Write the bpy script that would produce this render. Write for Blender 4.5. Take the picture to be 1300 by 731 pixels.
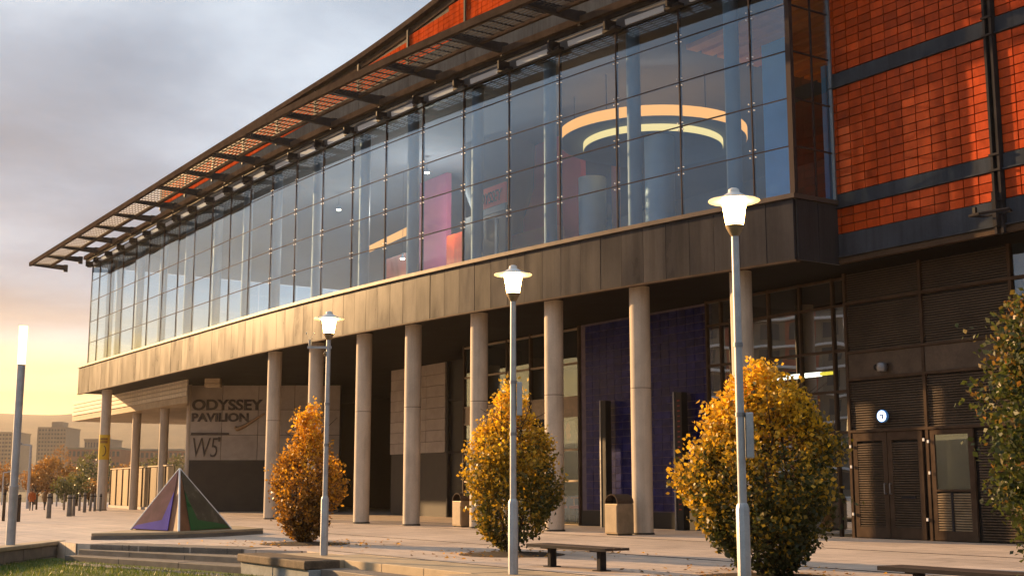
import bpy, math, random
import numpy as np
from mathutils import Vector, Matrix
R = math.radians
rnd = random.Random(7)
sc = bpy.context.scene
col = sc.collection
for o in list(bpy.data.objects):
    bpy.data.objects.remove(o)

# ------------------------------------------------------------------ camera, world, sun, exposure
F, CX, CY, HZ, CH = 1600.0, 650.0, 365.5, 619.0, 1.05
PITCH = math.atan((HZ - CY) / F)
cam = bpy.data.objects.new('camera', bpy.data.cameras.new('camera'))
col.objects.link(cam)
cam.location = (0, 0, CH)
cam.rotation_euler = (R(90) + PITCH, 0, 0)
cam.data.sensor_width = 36.0
cam.data.lens = F / 1300.0 * 36.0
cam.data.clip_start = 0.1
cam.data.clip_end = 6000
sc.camera = cam

SUN_AZ, SUN_EL = -53.5, 13.8          # degrees: left of the view axis, above the horizon
S = Vector((math.sin(R(SUN_AZ)) * math.cos(R(SUN_EL)), math.cos(R(SUN_AZ)) * math.cos(R(SUN_EL)), math.sin(R(SUN_EL))))
sun = bpy.data.objects.new('sun', bpy.data.lights.new('sun', 'SUN'))
col.objects.link(sun)
sun.rotation_euler = S.to_track_quat('Z', 'Y').to_euler()
sun.data.energy = 5.0
sun.data.angle = R(0.6)
sun.data.color = (1.0, 0.60, 0.27)

sc.view_settings.view_transform = 'Standard'
sc.view_settings.look = 'None'
sc.view_settings.exposure = 1.2
sc.view_settings.gamma = 1.0
sc.view_settings.use_curve_mapping = False
cy = sc.cycles
cy.max_bounces = 7
cy.diffuse_bounces = 3
cy.glossy_bounces = 4
cy.transparent_max_bounces = 24
cy.volume_bounces = 0
cy.sample_clamp_indirect = 6.0
cy.caustics_reflective = False
cy.caustics_refractive = False
cy.use_denoising = True


class NT:
    """small helper for node trees"""
    def __init__(self, tree):
        self.t = tree
        self.t.nodes.clear()

    def n(self, kind, **kw):
        nd = self.t.nodes.new(kind)
        for k, v in kw.items():
            if k.startswith('i_'):
                nd.inputs[k[2:].replace('_', ' ')].default_value = v
            elif k.startswith('x'):
                nd.inputs[int(k[1:])].default_value = v
            else:
                setattr(nd, k, v)
        return nd

    def l(self, a, b):
        self.t.links.new(a, b)
        return b

    def math(self, op, a, b=None, c=None, clamp=False):
        nd = self.t.nodes.new('ShaderNodeMath')
        nd.operation = op
        nd.use_clamp = clamp
        for i, x in enumerate((a, b, c)):
            if x is None:
                continue
            if isinstance(x, (int, float)):
                nd.inputs[i].default_value = x
            else:
                self.t.links.new(x, nd.inputs[i])
        return nd.outputs[0]

    def mix(self, fac, a, b, mode='MIX'):
        nd = self.t.nodes.new('ShaderNodeMix')
        nd.data_type = 'RGBA'
        nd.blend_type = mode
        for s, x in ((nd.inputs[0], fac), (nd.inputs[6], a), (nd.inputs[7], b)):
            if isinstance(x, (int, float)):
                s.default_value = x
            elif isinstance(x, tuple):
                s.default_value = x if len(x) == 4 else (*x, 1)
            else:
                self.t.links.new(x, s)
        return nd.outputs[2]

    def ramp(self, fac, stops, interp='LINEAR'):
        nd = self.t.nodes.new('ShaderNodeValToRGB')
        nd.color_ramp.interpolation = interp
        el = nd.color_ramp.elements
        while len(el) < len(stops):
            el.new(0.5)
        for e, (p, c) in zip(el, stops):
            e.position = p
            e.color = (*c, 1) if len(c) == 3 else c
        self.t.links.new(fac, nd.inputs[0])
        return nd.outputs[0]

    def noise(self, vec, scale, detail=4, rough=0.55, dist=0.0):
        nd = self.t.nodes.new('ShaderNodeTexNoise')
        nd.inputs['Scale'].default_value = scale
        nd.inputs['Detail'].default_value = detail
        nd.inputs['Roughness'].default_value = rough
        nd.inputs['Distortion'].default_value = dist
        if vec is not None:
            self.t.links.new(vec, nd.inputs['Vector'])
        return nd.outputs[0]


SKY_OFF = (1.3, 0.7)


def make_world():
    w = bpy.data.worlds.new("World")
    sc.world = w
    w.use_nodes = True
    t = NT(w.node_tree)
    out = t.n('ShaderNodeOutputWorld')
    bg = t.n('ShaderNodeBackground')
    bg.inputs['Strength'].default_value = 0.10
    t.l(bg.outputs[0], out.inputs[0])
    sky = t.n('ShaderNodeTexSky', sky_type='NISHITA', sun_disc=False)
    sky.sun_elevation = R(SUN_EL)
    sky.sun_rotation = R(SUN_AZ)
    sky.air_density = 1.0
    sky.dust_density = 1.6
    tc = t.n('ShaderNodeTexCoord')
    d = tc.outputs['Generated']
    sep = t.n('ShaderNodeSeparateXYZ')
    t.l(d, sep.inputs[0])
    x, y, z = sep.outputs
    zc = t.math('MAXIMUM', z, 0.0)
    den = t.math('ADD', zc, 0.10)
    cmb = t.n('ShaderNodeCombineXYZ')
    t.l(t.math('DIVIDE', x, den), cmb.inputs[0])
    t.l(t.math('DIVIDE', y, den), cmb.inputs[1])
    pl = cmb.outputs[0]
    mp = t.n('ShaderNodeMapping')
    mp.inputs['Location'].default_value = (SKY_OFF[0], SKY_OFF[1], 0)
    t.l(pl, mp.inputs[0])
    pl = mp.outputs[0]
    n1 = t.noise(pl, 0.42, 3, 0.5, 0.2)
    n2 = t.noise(pl, 1.5, 5, 0.55, 0.25)
    cover = t.math('ADD', t.math('MULTIPLY', n1, 0.76), t.math('MULTIPLY', n2, 0.24))
    # light and dark of the cloud deck, in units of 10 (the background strength is 0.1)
    deck = t.ramp(cover, [(0.34, (0.43, 0.47, 0.52)), (0.45, (0.31, 0.36, 0.415)), (0.54, (0.15, 0.19, 0.245)), (0.64, (0.065, 0.093, 0.132))], 'B_SPLINE')
    deck = t.mix(1.0, deck, (11.0, 11.0, 11.0), 'MULTIPLY')
    belt = t.ramp(z, [(0.0, (0.85, 0.80, 0.76)), (0.11, (0.66, 0.70, 0.76)), (0.20, (0.78, 0.82, 0.87)), (0.30, (1.0,) * 3), (0.6, (0.9,) * 3)])
    deck = t.mix(1.0, deck, belt, 'MULTIPLY')
    skyc = t.mix(1.0, sky.outputs[0], (0.5, 0.5, 0.5), 'MULTIPLY')
    gap = t.ramp(cover, [(0.26, (0,) * 3), (0.40, (1,) * 3)])
    c = t.mix(t.math('MULTIPLY', gap, 0.95), skyc, deck)
    # warm light under the deck towards the sun
    dp = t.n('ShaderNodeVectorMath', operation='DOT_PRODUCT')
    t.l(d, dp.inputs[0])
    dp.inputs[1].default_value = (S.x, S.y, S.z)
    prox = t.math('POWER', t.math('MAXIMUM', dp.outputs['Value'], 0.0), 4.0)
    low = t.ramp(z, [(0.0, (1,) * 3), (0.05, (0.92,) * 3), (0.085, (0.44,) * 3), (0.115, (0.14,) * 3), (0.15, (0.02,) * 3), (0.32, (0,) * 3)])
    streak = t.n('ShaderNodeCombineXYZ')
    t.l(t.math('MULTIPLY', x, 2.0), streak.inputs[0])
    t.l(t.math('MULTIPLY', y, 2.0), streak.inputs[1])
    t.l(t.math('MULTIPLY', z, 34.0), streak.inputs[2])
    n3 = t.noise(streak.outputs[0], 1.3, 4, 0.5, 0.4)
    sfac = t.ramp(n3, [(0.38, (0.55,) * 3), (0.62, (1,) * 3)])
    glow = t.math('MULTIPLY', t.math('MULTIPLY', low, prox), sfac)
    warm = t.mix(t.math('MINIMUM', t.math('MULTIPLY', glow, 4.0), 1.0), c, (8.8, 5.2, 1.8))
    t.l(warm, bg.inputs['Color'])


make_world()

# ------------------------------------------------------------------ frames of reference
TH = R(33.4)
O = Vector((5.882, 25.681, 0))                       # corner of the pavilion, on the ground
PHI = math.atan2(-math.cos(TH), math.sin(TH))        # building frame: x along the front, y into the building
AX = Vector((math.sin(TH), -math.cos(TH), 0))
NX = Vector((-math.cos(TH), -math.sin(TH), 0))


def W(a, n, z=0.0):
    """building frame -> world; n counts outwards from the front"""
    return O + AX * a + NX * n + Vector((0, 0, z))


def ray(px, py):
    u, v = (px - CX) / F, -(py - CY) / F
    return Vector((u, math.cos(PITCH) - v * math.sin(PITCH), math.sin(PITCH) + v * math.cos(PITCH)))


def at_z(px, py, z=0.0):
    d = ray(px, py)
    return Vector((0, 0, CH)) + d * ((z - CH) / d.z)


def at_y(px, py, y):
    d = ray(px, py)
    return Vector((0, 0, CH)) + d * (y / d.y)


def at_n(px, py, n):
    """point on the plane n = const, in the building frame (a, -n, z)"""
    d = ray(px, py)
    c = Vector((0, 0, CH))
    q = c + d * ((n - (c - O).dot(NX)) / d.dot(NX))
    return Vector(((q - O).dot(AX), -n, q.z))


def proj(p):
    q = p - Vector((0, 0, CH))
    dep = q.y * math.cos(PITCH) + q.z * math.sin(PITCH)
    up = -q.y * math.sin(PITCH) + q.z * math.cos(PITCH)
    return (CX + F * q.x / dep, CY - F * up / dep, dep)


def nf(a):
    return 2.42 - (0.0037 * (a + 25) ** 2 if a > -25 else 0)


# ------------------------------------------------------------------ meshes and objects
class MB:
    def __init__(self):
        self.v, self.f = [], []

    def add(self, vs, fs):
        k = len(self.v)
        self.v += [tuple(p) for p in vs]
        self.f += [tuple(i + k for i in f) for f in fs]
        return self

    def hexa(self, p):
        """eight corners: bottom ring 0-3, top ring 4-7"""
        return self.add(p, [(3, 2, 1, 0), (4, 5, 6, 7), (0, 1, 5, 4), (1, 2, 6, 5), (2, 3, 7, 6), (3, 0, 4, 7)])

    def box(self, x0, x1, y0, y1, z0, z1):
        return self.hexa([(x0, y0, z0), (x1, y0, z0), (x1, y1, z0), (x0, y1, z0), (x0, y0, z1), (x1, y0, z1), (x1, y1, z1), (x0, y1, z1)])

    def prism(self, poly, z0, z1):
        n = len(poly)
        vs = [(x, y, z0) for x, y in poly] + [(x, y, z1) for x, y in poly]
        fs = [tuple(range(n - 1, -1, -1)), tuple(range(n, 2 * n))] + [(i, (i + 1) % n, n + (i + 1) % n, n + i) for i in range(n)]
        return self.add(vs, fs)

    def tube(self, p0, p1, r0, r1=None, n=10, caps=True):
        r1 = r0 if r1 is None else r1
        p0, p1 = Vector(p0), Vector(p1)
        d = (p1 - p0).normalized()
        u = d.orthogonal().normalized()
        w = d.cross(u)
        vs, fs = [], []
        for p, r in ((p0, r0), (p1, r1)):
            for i in range(n):
                t = 2 * math.pi * i / n
                vs.append(p + (u * math.cos(t) + w * math.sin(t)) * r)
        fs = [(i, (i + 1) % n, n + (i + 1) % n, n + i) for i in range(n)]
        if caps:
            fs += [tuple(range(n - 1, -1, -1)), tuple(range(n, 2 * n))]
        return self.add(vs, fs)

    def path(self, pts, r, n=8):
        for i in range(len(pts) - 1):
            ra, rb = (r[i], r[i + 1]) if isinstance(r, (list, tuple)) else (r, r)
            self.tube(pts[i], pts[i + 1], ra, rb, n)
        return self

    def lathe(self, prof, n=24, c=(0, 0, 0)):
        vs, fs = [], []
        for r, z in prof:
            for i in range(n):
                t = 2 * math.pi * i / n
                vs.append((c[0] + r * math.cos(t), c[1] + r * math.sin(t), c[2] + z))
        for j in range(len(prof) - 1):
            for i in range(n):
                k = (i + 1) % n
                fs.append((j * n + i, j * n + k, (j + 1) * n + k, (j + 1) * n + i))
        fs.append(tuple(range(n - 1, -1, -1)))
        fs.append(tuple((len(prof) - 1) * n + i for i in range(n)))
        return self.add(vs, fs)

    def mesh(self, name, mat, smooth=False):
        me = bpy.data.meshes.new(name)
        me.from_pydata(self.v, [], self.f)
        if mat is not None:
            me.materials.append(mat)
        if smooth:
            me.polygons.foreach_set('use_smooth', [True] * len(me.polygons))
            me.set_sharp_from_angle(angle=R(38))
        me.update()
        return me

    def build(self, name, mat, parent=None, smooth=False, bevel=0.0, kind=None):
        return link(name, self.mesh(name, mat, smooth), parent, bevel, kind)


def link(name, me, parent=None, bevel=0.0, kind=None, loc=None, rz=None):
    o = bpy.data.objects.new(name, me)
    col.objects.link(o)
    if parent is not None:
        o.parent = parent
    if bevel:
        m = o.modifiers.new('bevel', 'BEVEL')
        m.width = bevel
        m.segments = 2
        m.limit_method = 'ANGLE'
    if kind:
        o['kind'] = kind
    if loc is not None:
        o.location = loc
    if rz is not None:
        o.rotation_euler = (0, 0, rz)
    return o


def tag(o, label, cat, group=None, kind=None):
    o['label'] = label
    o['category'] = cat
    if group:
        o['group'] = group
    if kind:
        o['kind'] = kind
    return o


def thing(name, label, cat, loc=(0, 0, 0), rz=0.0, group=None):
    o = bpy.data.objects.new(name, None)
    o.empty_display_size = 0.2
    col.objects.link(o)
    o.location = loc
    o.rotation_euler = (0, 0, rz)
    return tag(o, label, cat, group)


def copy_tree(o, parent=None):
    c = o.copy()
    col.objects.link(c)
    if parent is not None:
        c.parent = parent
    for ch in list(o.children):
        copy_tree(ch, c)
    return c


# ------------------------------------------------------------------ materials
def mat(name, base, rough=0.6, metal=0.0, var=0.25, scale=6.0, bump=0.15, obj_var=0.0, stretch=None, spec=0.22, fine=60.0, streak=0.0, rough_var=0.12, tint=None, coat=0.0):
    m = bpy.data.materials.new(name)
    m.use_nodes = True
    t = NT(m.node_tree)
    out = t.n('ShaderNodeOutputMaterial')
    b = t.n('ShaderNodeBsdfPrincipled')
    t.l(b.outputs[0], out.inputs[0])
    tc = t.n('ShaderNodeTexCoord')
    vec = tc.outputs['Object']
    if obj_var or stretch:
        mp = t.n('ShaderNodeMapping')
        t.l(vec, mp.inputs[0])
        if stretch:
            mp.inputs['Scale'].default_value = stretch
        if obj_var:
            oi = t.n('ShaderNodeObjectInfo')
            cb = t.n('ShaderNodeCombineXYZ')
            t.l(t.math('MULTIPLY', oi.outputs['Random'], 37.0), cb.inputs[0])
            t.l(t.math('MULTIPLY', oi.outputs['Random'], 91.0), cb.inputs[1])
            t.l(cb.outputs[0], mp.inputs['Location'])
        vec = mp.outputs[0]
    big = t.noise(vec, scale, 5, 0.6, 0.3)
    small = t.noise(vec, fine, 3, 0.6)
    dark = tuple(c * (1 - var) for c in base)
    light = tuple(min(1.0, c * (1 + var)) for c in base)
    if tint:
        light = tint
    c = t.ramp(big, [(0.3, dark), (0.5, base), (0.7, light)])
    sm = t.ramp(small, [(0.3, (1 - var * 0.5,) * 3), (0.7, (1 + var * 0.3,) * 3)])
    c = t.mix(1.0, c, sm, 'MULTIPLY')
    if streak:
        m2 = t.n('ShaderNodeMapping')
        t.l(vec, m2.inputs[0])
        m2.inputs['Scale'].default_value = (5.0, 5.0, 0.32)
        st = t.noise(m2.outputs[0], 1.0, 5, 0.65, 0.2)
        c = t.mix(1.0, c, t.ramp(st, [(0.36, (1 - streak,) * 3), (0.52, (1.0,) * 3), (0.68, (1 + streak * 0.5,) * 3)]), 'MULTIPLY')
    if obj_var:
        ov = t.math('ADD', t.math('MULTIPLY', t.math('SUBTRACT', oi.outputs['Random'], 0.5), 2 * obj_var), 1.0)
        cc = t.n('ShaderNodeCombineXYZ')
        for i in range(3):
            t.l(ov, cc.inputs[i])
        c = t.mix(1.0, c, cc.outputs[0], 'MULTIPLY')
    t.l(c, b.inputs['Base Color'])
    t.l(t.math('ADD', t.math('MULTIPLY', t.math('SUBTRACT', big, 0.5), rough_var * 2), rough, clamp=True), b.inputs['Roughness'])
    b.inputs['Metallic'].default_value = metal
    b.inputs['Specular IOR Level'].default_value = spec
    if coat:
        b.inputs['Coat Weight'].default_value = coat
        b.inputs['Coat Roughness'].default_value = 0.08
    if bump:
        bp = t.n('ShaderNodeBump')
        bp.inputs['Strength'].default_value = bump
        bp.inputs['Distance'].default_value = 0.02
        t.l(t.math('ADD', t.math('MULTIPLY', small, 0.5), big), bp.inputs['Height'])
        t.l(bp.outputs[0], b.inputs['Normal'])
    return m


def glass_mat(name, tint=(0.75, 0.85, 0.9), ior=1.9, base=0.16, rough=0.0, refl=(0.68, 0.85, 1.0), wave=0.0):
    m = bpy.data.materials.new(name)
    m.use_nodes = True
    t = NT(m.node_tree)
    out = t.n('ShaderNodeOutputMaterial')
    tr = t.n('ShaderNodeBsdfTransparent')
    tr.inputs[0].default_value = (*tint, 1)
    gl = t.n('ShaderNodeBsdfGlossy')
    gl.inputs['Color'].default_value = (*refl, 1)
    gl.inputs['Roughness'].default_value = rough
    lw = t.n('ShaderNodeLayerWeight')
    lw.inputs['Blend'].default_value = 0.5
    geo = t.n('ShaderNodeNewGeometry')
    fac = t.math('ADD', t.math('MULTIPLY', t.math('POWER', lw.outputs['Facing'], 3.5), ior * (1 - base)), base, clamp=True)
    fac = t.math('MULTIPLY', fac, t.math('SUBTRACT', 1.0, geo.outputs['Backfacing']))
    if wave:
        tc = t.n('ShaderNodeTexCoord')
        oi = t.n('ShaderNodeObjectInfo')
        mp = t.n('ShaderNodeMapping')
        cb = t.n('ShaderNodeCombineXYZ')
        t.l(t.math('MULTIPLY', oi.outputs['Random'], 50.0), cb.inputs[0])
        t.l(tc.outputs['Object'], mp.inputs[0])
        t.l(cb.outputs[0], mp.inputs['Location'])
        bp = t.n('ShaderNodeBump')
        bp.inputs['Strength'].default_value = wave
        bp.inputs['Distance'].default_value = 0.05
        t.l(t.noise(mp.outputs[0], 0.55, 1, 0.4), bp.inputs['Height'])
        t.l(bp.outputs[0], gl.inputs['Normal'])
    mx = t.n('ShaderNodeMixShader')
    t.l(fac, mx.inputs[0])
    t.l(tr.outputs[0], mx.inputs[1])
    t.l(gl.outputs[0], mx.inputs[2])
    t.l(mx.outputs[0], out.inputs[0])
    return m


def emit_mat(name, c, s):
    m = bpy.data.materials.new(name)
    m.use_nodes = True
    t = NT(m.node_tree)
    out = t.n('ShaderNodeOutputMaterial')
    e = t.n('ShaderNodeEmission')
    e.inputs[0].default_value = (*c, 1)
    e.inputs[1].default_value = s
    t.l(e.outputs[0], out.inputs[0])
    return m


def leaf_mat(name, stops):
    m = bpy.data.materials.new(name)
    m.use_nodes = True
    t = NT(m.node_tree)
    out = t.n('ShaderNodeOutputMaterial')
    at = t.n('ShaderNodeAttribute', attribute_name='tint')
    c = t.ramp(at.outputs['Fac'], stops)
    df = t.n('ShaderNodeBsdfPrincipled')
    df.inputs['Roughness'].default_value = 0.45
    tl = t.n('ShaderNodeBsdfTranslucent')
    t.l(c, df.inputs['Base Color'])
    t.l(c, tl.inputs[0])
    mx = t.n('ShaderNodeMixShader')
    mx.inputs[0].default_value = 0.5
    t.l(df.outputs[0], mx.inputs[1])
    t.l(tl.outputs[0], mx.inputs[2])
    t.l(mx.outputs[0], out.inputs[0])
    return m


M = {}
M['fascia'] = mat('bronze_cladding', (0.035, 0.033, 0.036), 0.33, 0.0, 0.22, 1.1, 0.05, 0.16, (1.0, 1.0, 0.35), spec=0.065, fine=18, rough_var=0.22, streak=0.25)
M['trim'] = mat('bronze_trim', (0.08, 0.06, 0.05), 0.45, 0.2, 0.2, 3)
M['steel'] = mat('dark_steel', (0.028, 0.026, 0.028), 0.5, 0.0, 0.3, 3, 0.05, spec=0.02)
M['steel_brown'] = mat('brown_steel', (0.065, 0.042, 0.028), 0.5, 0.0, 0.3, 3, 0.05, spec=0.03)
M['mullion'] = mat('mullion_paint', (0.040, 0.029, 0.029), 0.75, 0.0, 0.2, 4, 0.0, spec=0.06)
M['band'] = mat('blue_grey_cladding', (0.042, 0.049, 0.062), 0.6, 0.0, 0.2, 1.2, 0.05, fine=25, spec=0.0, streak=0.25)
M['tile'] = mat('terracotta_tile', (0.35, 0.046, 0.007), 0.34, 0.0, 0.28, 2.2, 0.25, 0.17, (1, 1, 0.45), spec=0.07, fine=30, rough_var=0.25, streak=0.22)
M['tile_far'] = mat('upper_terracotta_tile', (0.34, 0.048, 0.009), 0.6, 0.0, 0.28, 2.2, 0.1, 0.0, (1, 1, 0.45), spec=0.0, streak=0.22)
M['grout'] = mat('dark_backing', (0.014, 0.008, 0.007), 0.8, 0, 0.3, 5)
M['blue_tile'] = mat('glazed_blue_tile', (0.008, 0.011, 0.085), 0.27, 0.0, 0.35, 3, 0.06, 0.25, spec=0.10, fine=14)
M['blue_grout'] = mat('blue_grout', (0.13, 0.10, 0.12), 0.7, 0, 0.3, 5)
M['louvre'] = mat('louvre_bronze', (0.070, 0.050, 0.036), 0.42, 0.2, 0.35, 2.5, 0.05, fine=20)
M['canopy_steel'] = mat('canopy_steel', (0.052, 0.038, 0.030), 0.6, 0, 0.3, 3, 0.05, spec=0.0)
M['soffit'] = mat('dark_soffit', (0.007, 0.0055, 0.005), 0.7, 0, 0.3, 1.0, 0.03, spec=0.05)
M['concrete'] = mat('column_concrete', (0.47, 0.395, 0.31), 0.7, 0, 0.16, 2.2, 0.10, 0.05, (1, 1, 0.5), fine=45, streak=0.16)
M['sign_stone'] = mat('sign_wall_stone', (0.36, 0.31, 0.26), 0.7, 0, 0.16, 2.0, 0.1, 0.08)
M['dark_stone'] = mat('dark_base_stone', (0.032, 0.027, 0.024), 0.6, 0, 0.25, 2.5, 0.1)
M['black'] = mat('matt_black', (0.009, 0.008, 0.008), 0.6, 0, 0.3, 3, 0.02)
M['glass'] = glass_mat('facade_glass', (0.86, 0.93, 0.97), 0.72, 0.20, wave=0.10)
M['glass_dark'] = glass_mat('entrance_glass', (0.80, 0.84, 0.82), 0.70, 0.13, wave=0.10)
M['glass_curtain'] = glass_mat('curtain_glass', (0.70, 0.74, 0.74), 0.6, 0.36, wave=0.12, refl=(0.9, 0.95, 1.0))
M['silver'] = mat('brushed_steel', (0.22, 0.22, 0.23), 0.38, 0.7, 0.15, 8, 0.02)
M['pole'] = mat('galvanised_pole', (0.36, 0.37, 0.39), 0.45, 0.35, 0.16, 5, 0.04)
M['head_pale'] = mat('pale_head_paint', (0.46, 0.54, 0.64), 0.6, 0.0, 0.05, 3, 0.0, spec=0.0)
M['shaft'] = mat('shaft_cladding', (0.46, 0.57, 0.70), 0.45, 0.2, 0.08, 1.0, 0.0)
M['hat'] = mat('lamp_hat_enamel', (0.62, 0.62, 0.60), 0.4, 0, 0.06, 6, 0.0)
M['lamp'] = emit_mat('lamp_glow', (1.0, 0.60, 0.20), 20.0)
M['tube'] = emit_mat('light_column_glow', (1.0, 0.62, 0.18), 3.2)
M['white'] = mat('white_paint', (0.72, 0.72, 0.72), 0.45, 0, 0.06, 5, 0.0)
M['stone'] = mat('step_granite', (0.17, 0.145, 0.12), 0.7, 0, 0.25, 3.0, 0.25, 0.10, fine=90)
M['gold_stone'] = mat('edging_sandstone', (0.40, 0.31, 0.20), 0.7, 0, 0.2, 2.0, 0.2, 0.08, fine=90)
M['cap_stone'] = mat('weathered_capping', (0.11, 0.078, 0.052), 0.8, 0, 0.5, 5.0, 0.4, fine=40)
M['block'] = mat('blue_grey_block', (0.22, 0.235, 0.235), 0.8, 0, 0.3, 3.0, 0.3, fine=50)
M['bin'] = mat('bin_bronze', (0.24, 0.18, 0.115), 0.5, 0.35, 0.25, 4, 0.05)
M['wood'] = mat('bench_timber', (0.060, 0.042, 0.033), 0.55, 0, 0.3, 4, 0.1, 0.1, (0.2, 4, 4))
M['bark'] = mat('bark', (0.06, 0.042, 0.03), 0.85, 0, 0.35, 9, 0.3)
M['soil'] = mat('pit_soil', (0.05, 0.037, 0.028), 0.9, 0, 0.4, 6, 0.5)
M['letters'] = mat('sign_letters', (0.05, 0.036, 0.028), 0.5, 0.3, 0.2, 5, 0.0)
M['yellow'] = mat('yellow_sign', (0.62, 0.40, 0.03), 0.45, 0, 0.06, 4, 0.0)
M['interior'] = mat('interior_blue_grey', (0.12, 0.145, 0.18), 0.75, 0, 0.12, 0.7, 0.0)
M['ceiling'] = mat('interior_ceiling', (0.10, 0.11, 0.13), 0.8, 0, 0.15, 0.5, 0.0)
M['red'] = mat('interior_red', (0.78, 0.13, 0.085), 0.6, 0, 0.10, 0.8, 0.0)
M['magenta'] = mat('interior_magenta', (0.26, 0.06, 0.12), 0.6, 0, 0.10, 0.8, 0.0)
M['pale_blue'] = mat('pale_blue_paint', (0.13, 0.18, 0.24), 0.5, 0, 0.08, 1.0, 0.0)
M['sky_blue'] = mat('painted_sky_blue', (0.14, 0.42, 0.92), 0.45, 0, 0.1, 1.0, 0.0)
M['orange_wood'] = mat('orange_slat_timber', (0.72, 0.27, 0.07), 0.5, 0, 0.2, 2.0, 0.05)
M['lower_rim'] = emit_mat('yellow_glow', (1.0, 0.70, 0.26), 0.62)  # yellow-lit lower rim, given its own glow to brighten the interior
M['rim'] = emit_mat('orange_glow', (1.0, 0.42, 0.10), 0.70)  # glow put on the lit timber rim, also used for the ramp edge
M['bulb'] = emit_mat('bulb_glow', (1.0, 0.82, 0.52), 22.0)
M['orange'] = mat('orange_laminate', (0.55, 0.17, 0.04), 0.5, 0, 0.1, 2, 0.0)


def plaza_mat():
    m = bpy.data.materials.new('plaza_paving')
    m.use_nodes = True
    t = NT(m.node_tree)
    out = t.n('ShaderNodeOutputMaterial')
    b = t.n('ShaderNodeBsdfPrincipled')
    t.l(b.outputs[0], out.inputs[0])
    tc = t.n('ShaderNodeTexCoord')
    mp = t.n('ShaderNodeMapping')
    mp.inputs['Rotation'].default_value = (0, 0, -PHI)
    t.l(tc.outputs['Object'], mp.inputs[0])
    v = mp.outputs[0]
    br = t.n('ShaderNodeTexBrick')
    t.l(v, br.inputs['Vector'])
    br.inputs['Scale'].default_value = 1.0
    br.inputs['Brick Width'].default_value = 1.2
    br.inputs['Row Height'].default_value = 0.6
    br.inputs['Mortar Size'].default_value = 0.010
    br.inputs['Color1'].default_value = (0.54, 0.44, 0.36, 1)
    br.inputs['Color2'].default_value = (0.60, 0.49, 0.405, 1)
    br.inputs['Mortar'].default_value = (0.17, 0.13, 0.10, 1)
    n1 = t.noise(v, 0.35, 5, 0.6)
    n2 = t.noise(v, 3.0, 4, 0.6)
    n3 = t.noise(v, 90, 2, 0.6)
    n4 = t.noise(v, 1.1, 6, 0.7, 0.6)
    c = t.mix(1.0, br.outputs[0], t.ramp(n1, [(0.32, (0.80, 0.79, 0.78)), (0.68, (1.1, 1.08, 1.05))]), 'MULTIPLY')
    c = t.mix(1.0, c, t.ramp(n2, [(0.3, (0.90,) * 3), (0.7, (1.06,) * 3)]), 'MULTIPLY')
    c = t.mix(1.0, c, t.ramp(n3, [(0.3, (0.86,) * 3), (0.7, (1.1,) * 3)]), 'MULTIPLY')
    c = t.mix(1.0, c, t.ramp(n4, [(0.30, (0.62, 0.60, 0.58)), (0.44, (1,) * 3), (0.60, (1,) * 3), (0.74, (1.1, 1.09, 1.07))]), 'MULTIPLY')
    t.l(c, b.inputs['Base Color'])
    t.l(t.ramp(n1, [(0.3, (0.48,) * 3), (0.7, (0.72,) * 3)]), b.inputs['Roughness'])
    bp = t.n('ShaderNodeBump')
    bp.inputs['Strength'].default_value = 0.25
    bp.inputs['Distance'].default_value = 0.01
    t.l(n3, bp.inputs['Height'])
    t.l(bp.outputs[0], b.inputs['Normal'])
    return m


M['plaza'] = plaza_mat()
M['ground'] = mat('far_ground', (0.10, 0.085, 0.05), 0.95, 0, 0.4, 0.03, 0.0, fine=0.3)
M['lawn'] = mat('lawn', (0.06, 0.085, 0.018), 0.9, 0, 0.4, 1.2, 0.4, fine=50)
M['hill'] = mat('hill_slope', (0.06, 0.045, 0.022), 0.95, 0, 0.5, 0.012, 0.0, fine=0.09)

# ------------------------------------------------------------------ ground, plaza, hills
o = MB().add([(2600 * math.cos(i * math.pi / 24), 2600 * math.sin(i * math.pi / 24), -0.34) for i in range(48)], [tuple(range(48))]).build('ground', M['ground'], kind='structure')

NEDGE = 11.05
s0, s1 = at_z(114, 690), at_z(311, 696.6)
b0 = at_z(311, 702)
aB0 = (b0 - O).dot(AX)
wl = -9.02
plaza_poly = [(-140, -30), (wl - 0.3, -30), (wl - 0.3, 25.9), (s0.x - 0.35, s0.y + 0.25), (s0.x, s0.y), (s1.x, s1.y)]
for a, n in ((aB0 - 0.15, 10.0), (-0.4, 10.0), (-0.4, 9.66), (30, 9.66), (30, -40)):
    p = W(a, n)
    plaza_poly.append((p.x, p.y))
plaza_poly += [(70, 95), (-140, 95)]
plaza = MB().prism(plaza_poly, -0.6, 0.0).build('plaza', M['plaza'], kind='structure')


def strip(n0, n1, a0, a1, z0, z1, name, m, parent=None):
    mb = MB()
    pts = [W(a0, n0), W(a1, n0), W(a1, n1), W(a0, n1)]
    mb.prism([(p.x, p.y) for p in pts], z0, z1)
    return mb.build(name, m, parent)


# recessed drain slots show as narrow dark lines a few millimetres proud of nothing: thin gratings
for n, a0, a1 in ((1.9, -60, 9), (6.15, -22, 9), (-0.4, -60, -12)):
    strip(n - 0.035, n + 0.035, a0, a1, -0.05, 0.004, 'drain_channel', M['black'], plaza)
strip(9.60, 9.655, aB0 - 0.2, 18, -0.05, 0.004, 'drain_channel', M['black'], plaza)

lawn = MB().prism([(wl - 0.25, -6), (6, -6), (6, 14), (-3.4, 19.6), (-8.2, 24.6), (wl - 0.25, 25.5)], -0.5, -0.30).build('lawn', M['lawn'], kind='structure')

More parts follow.
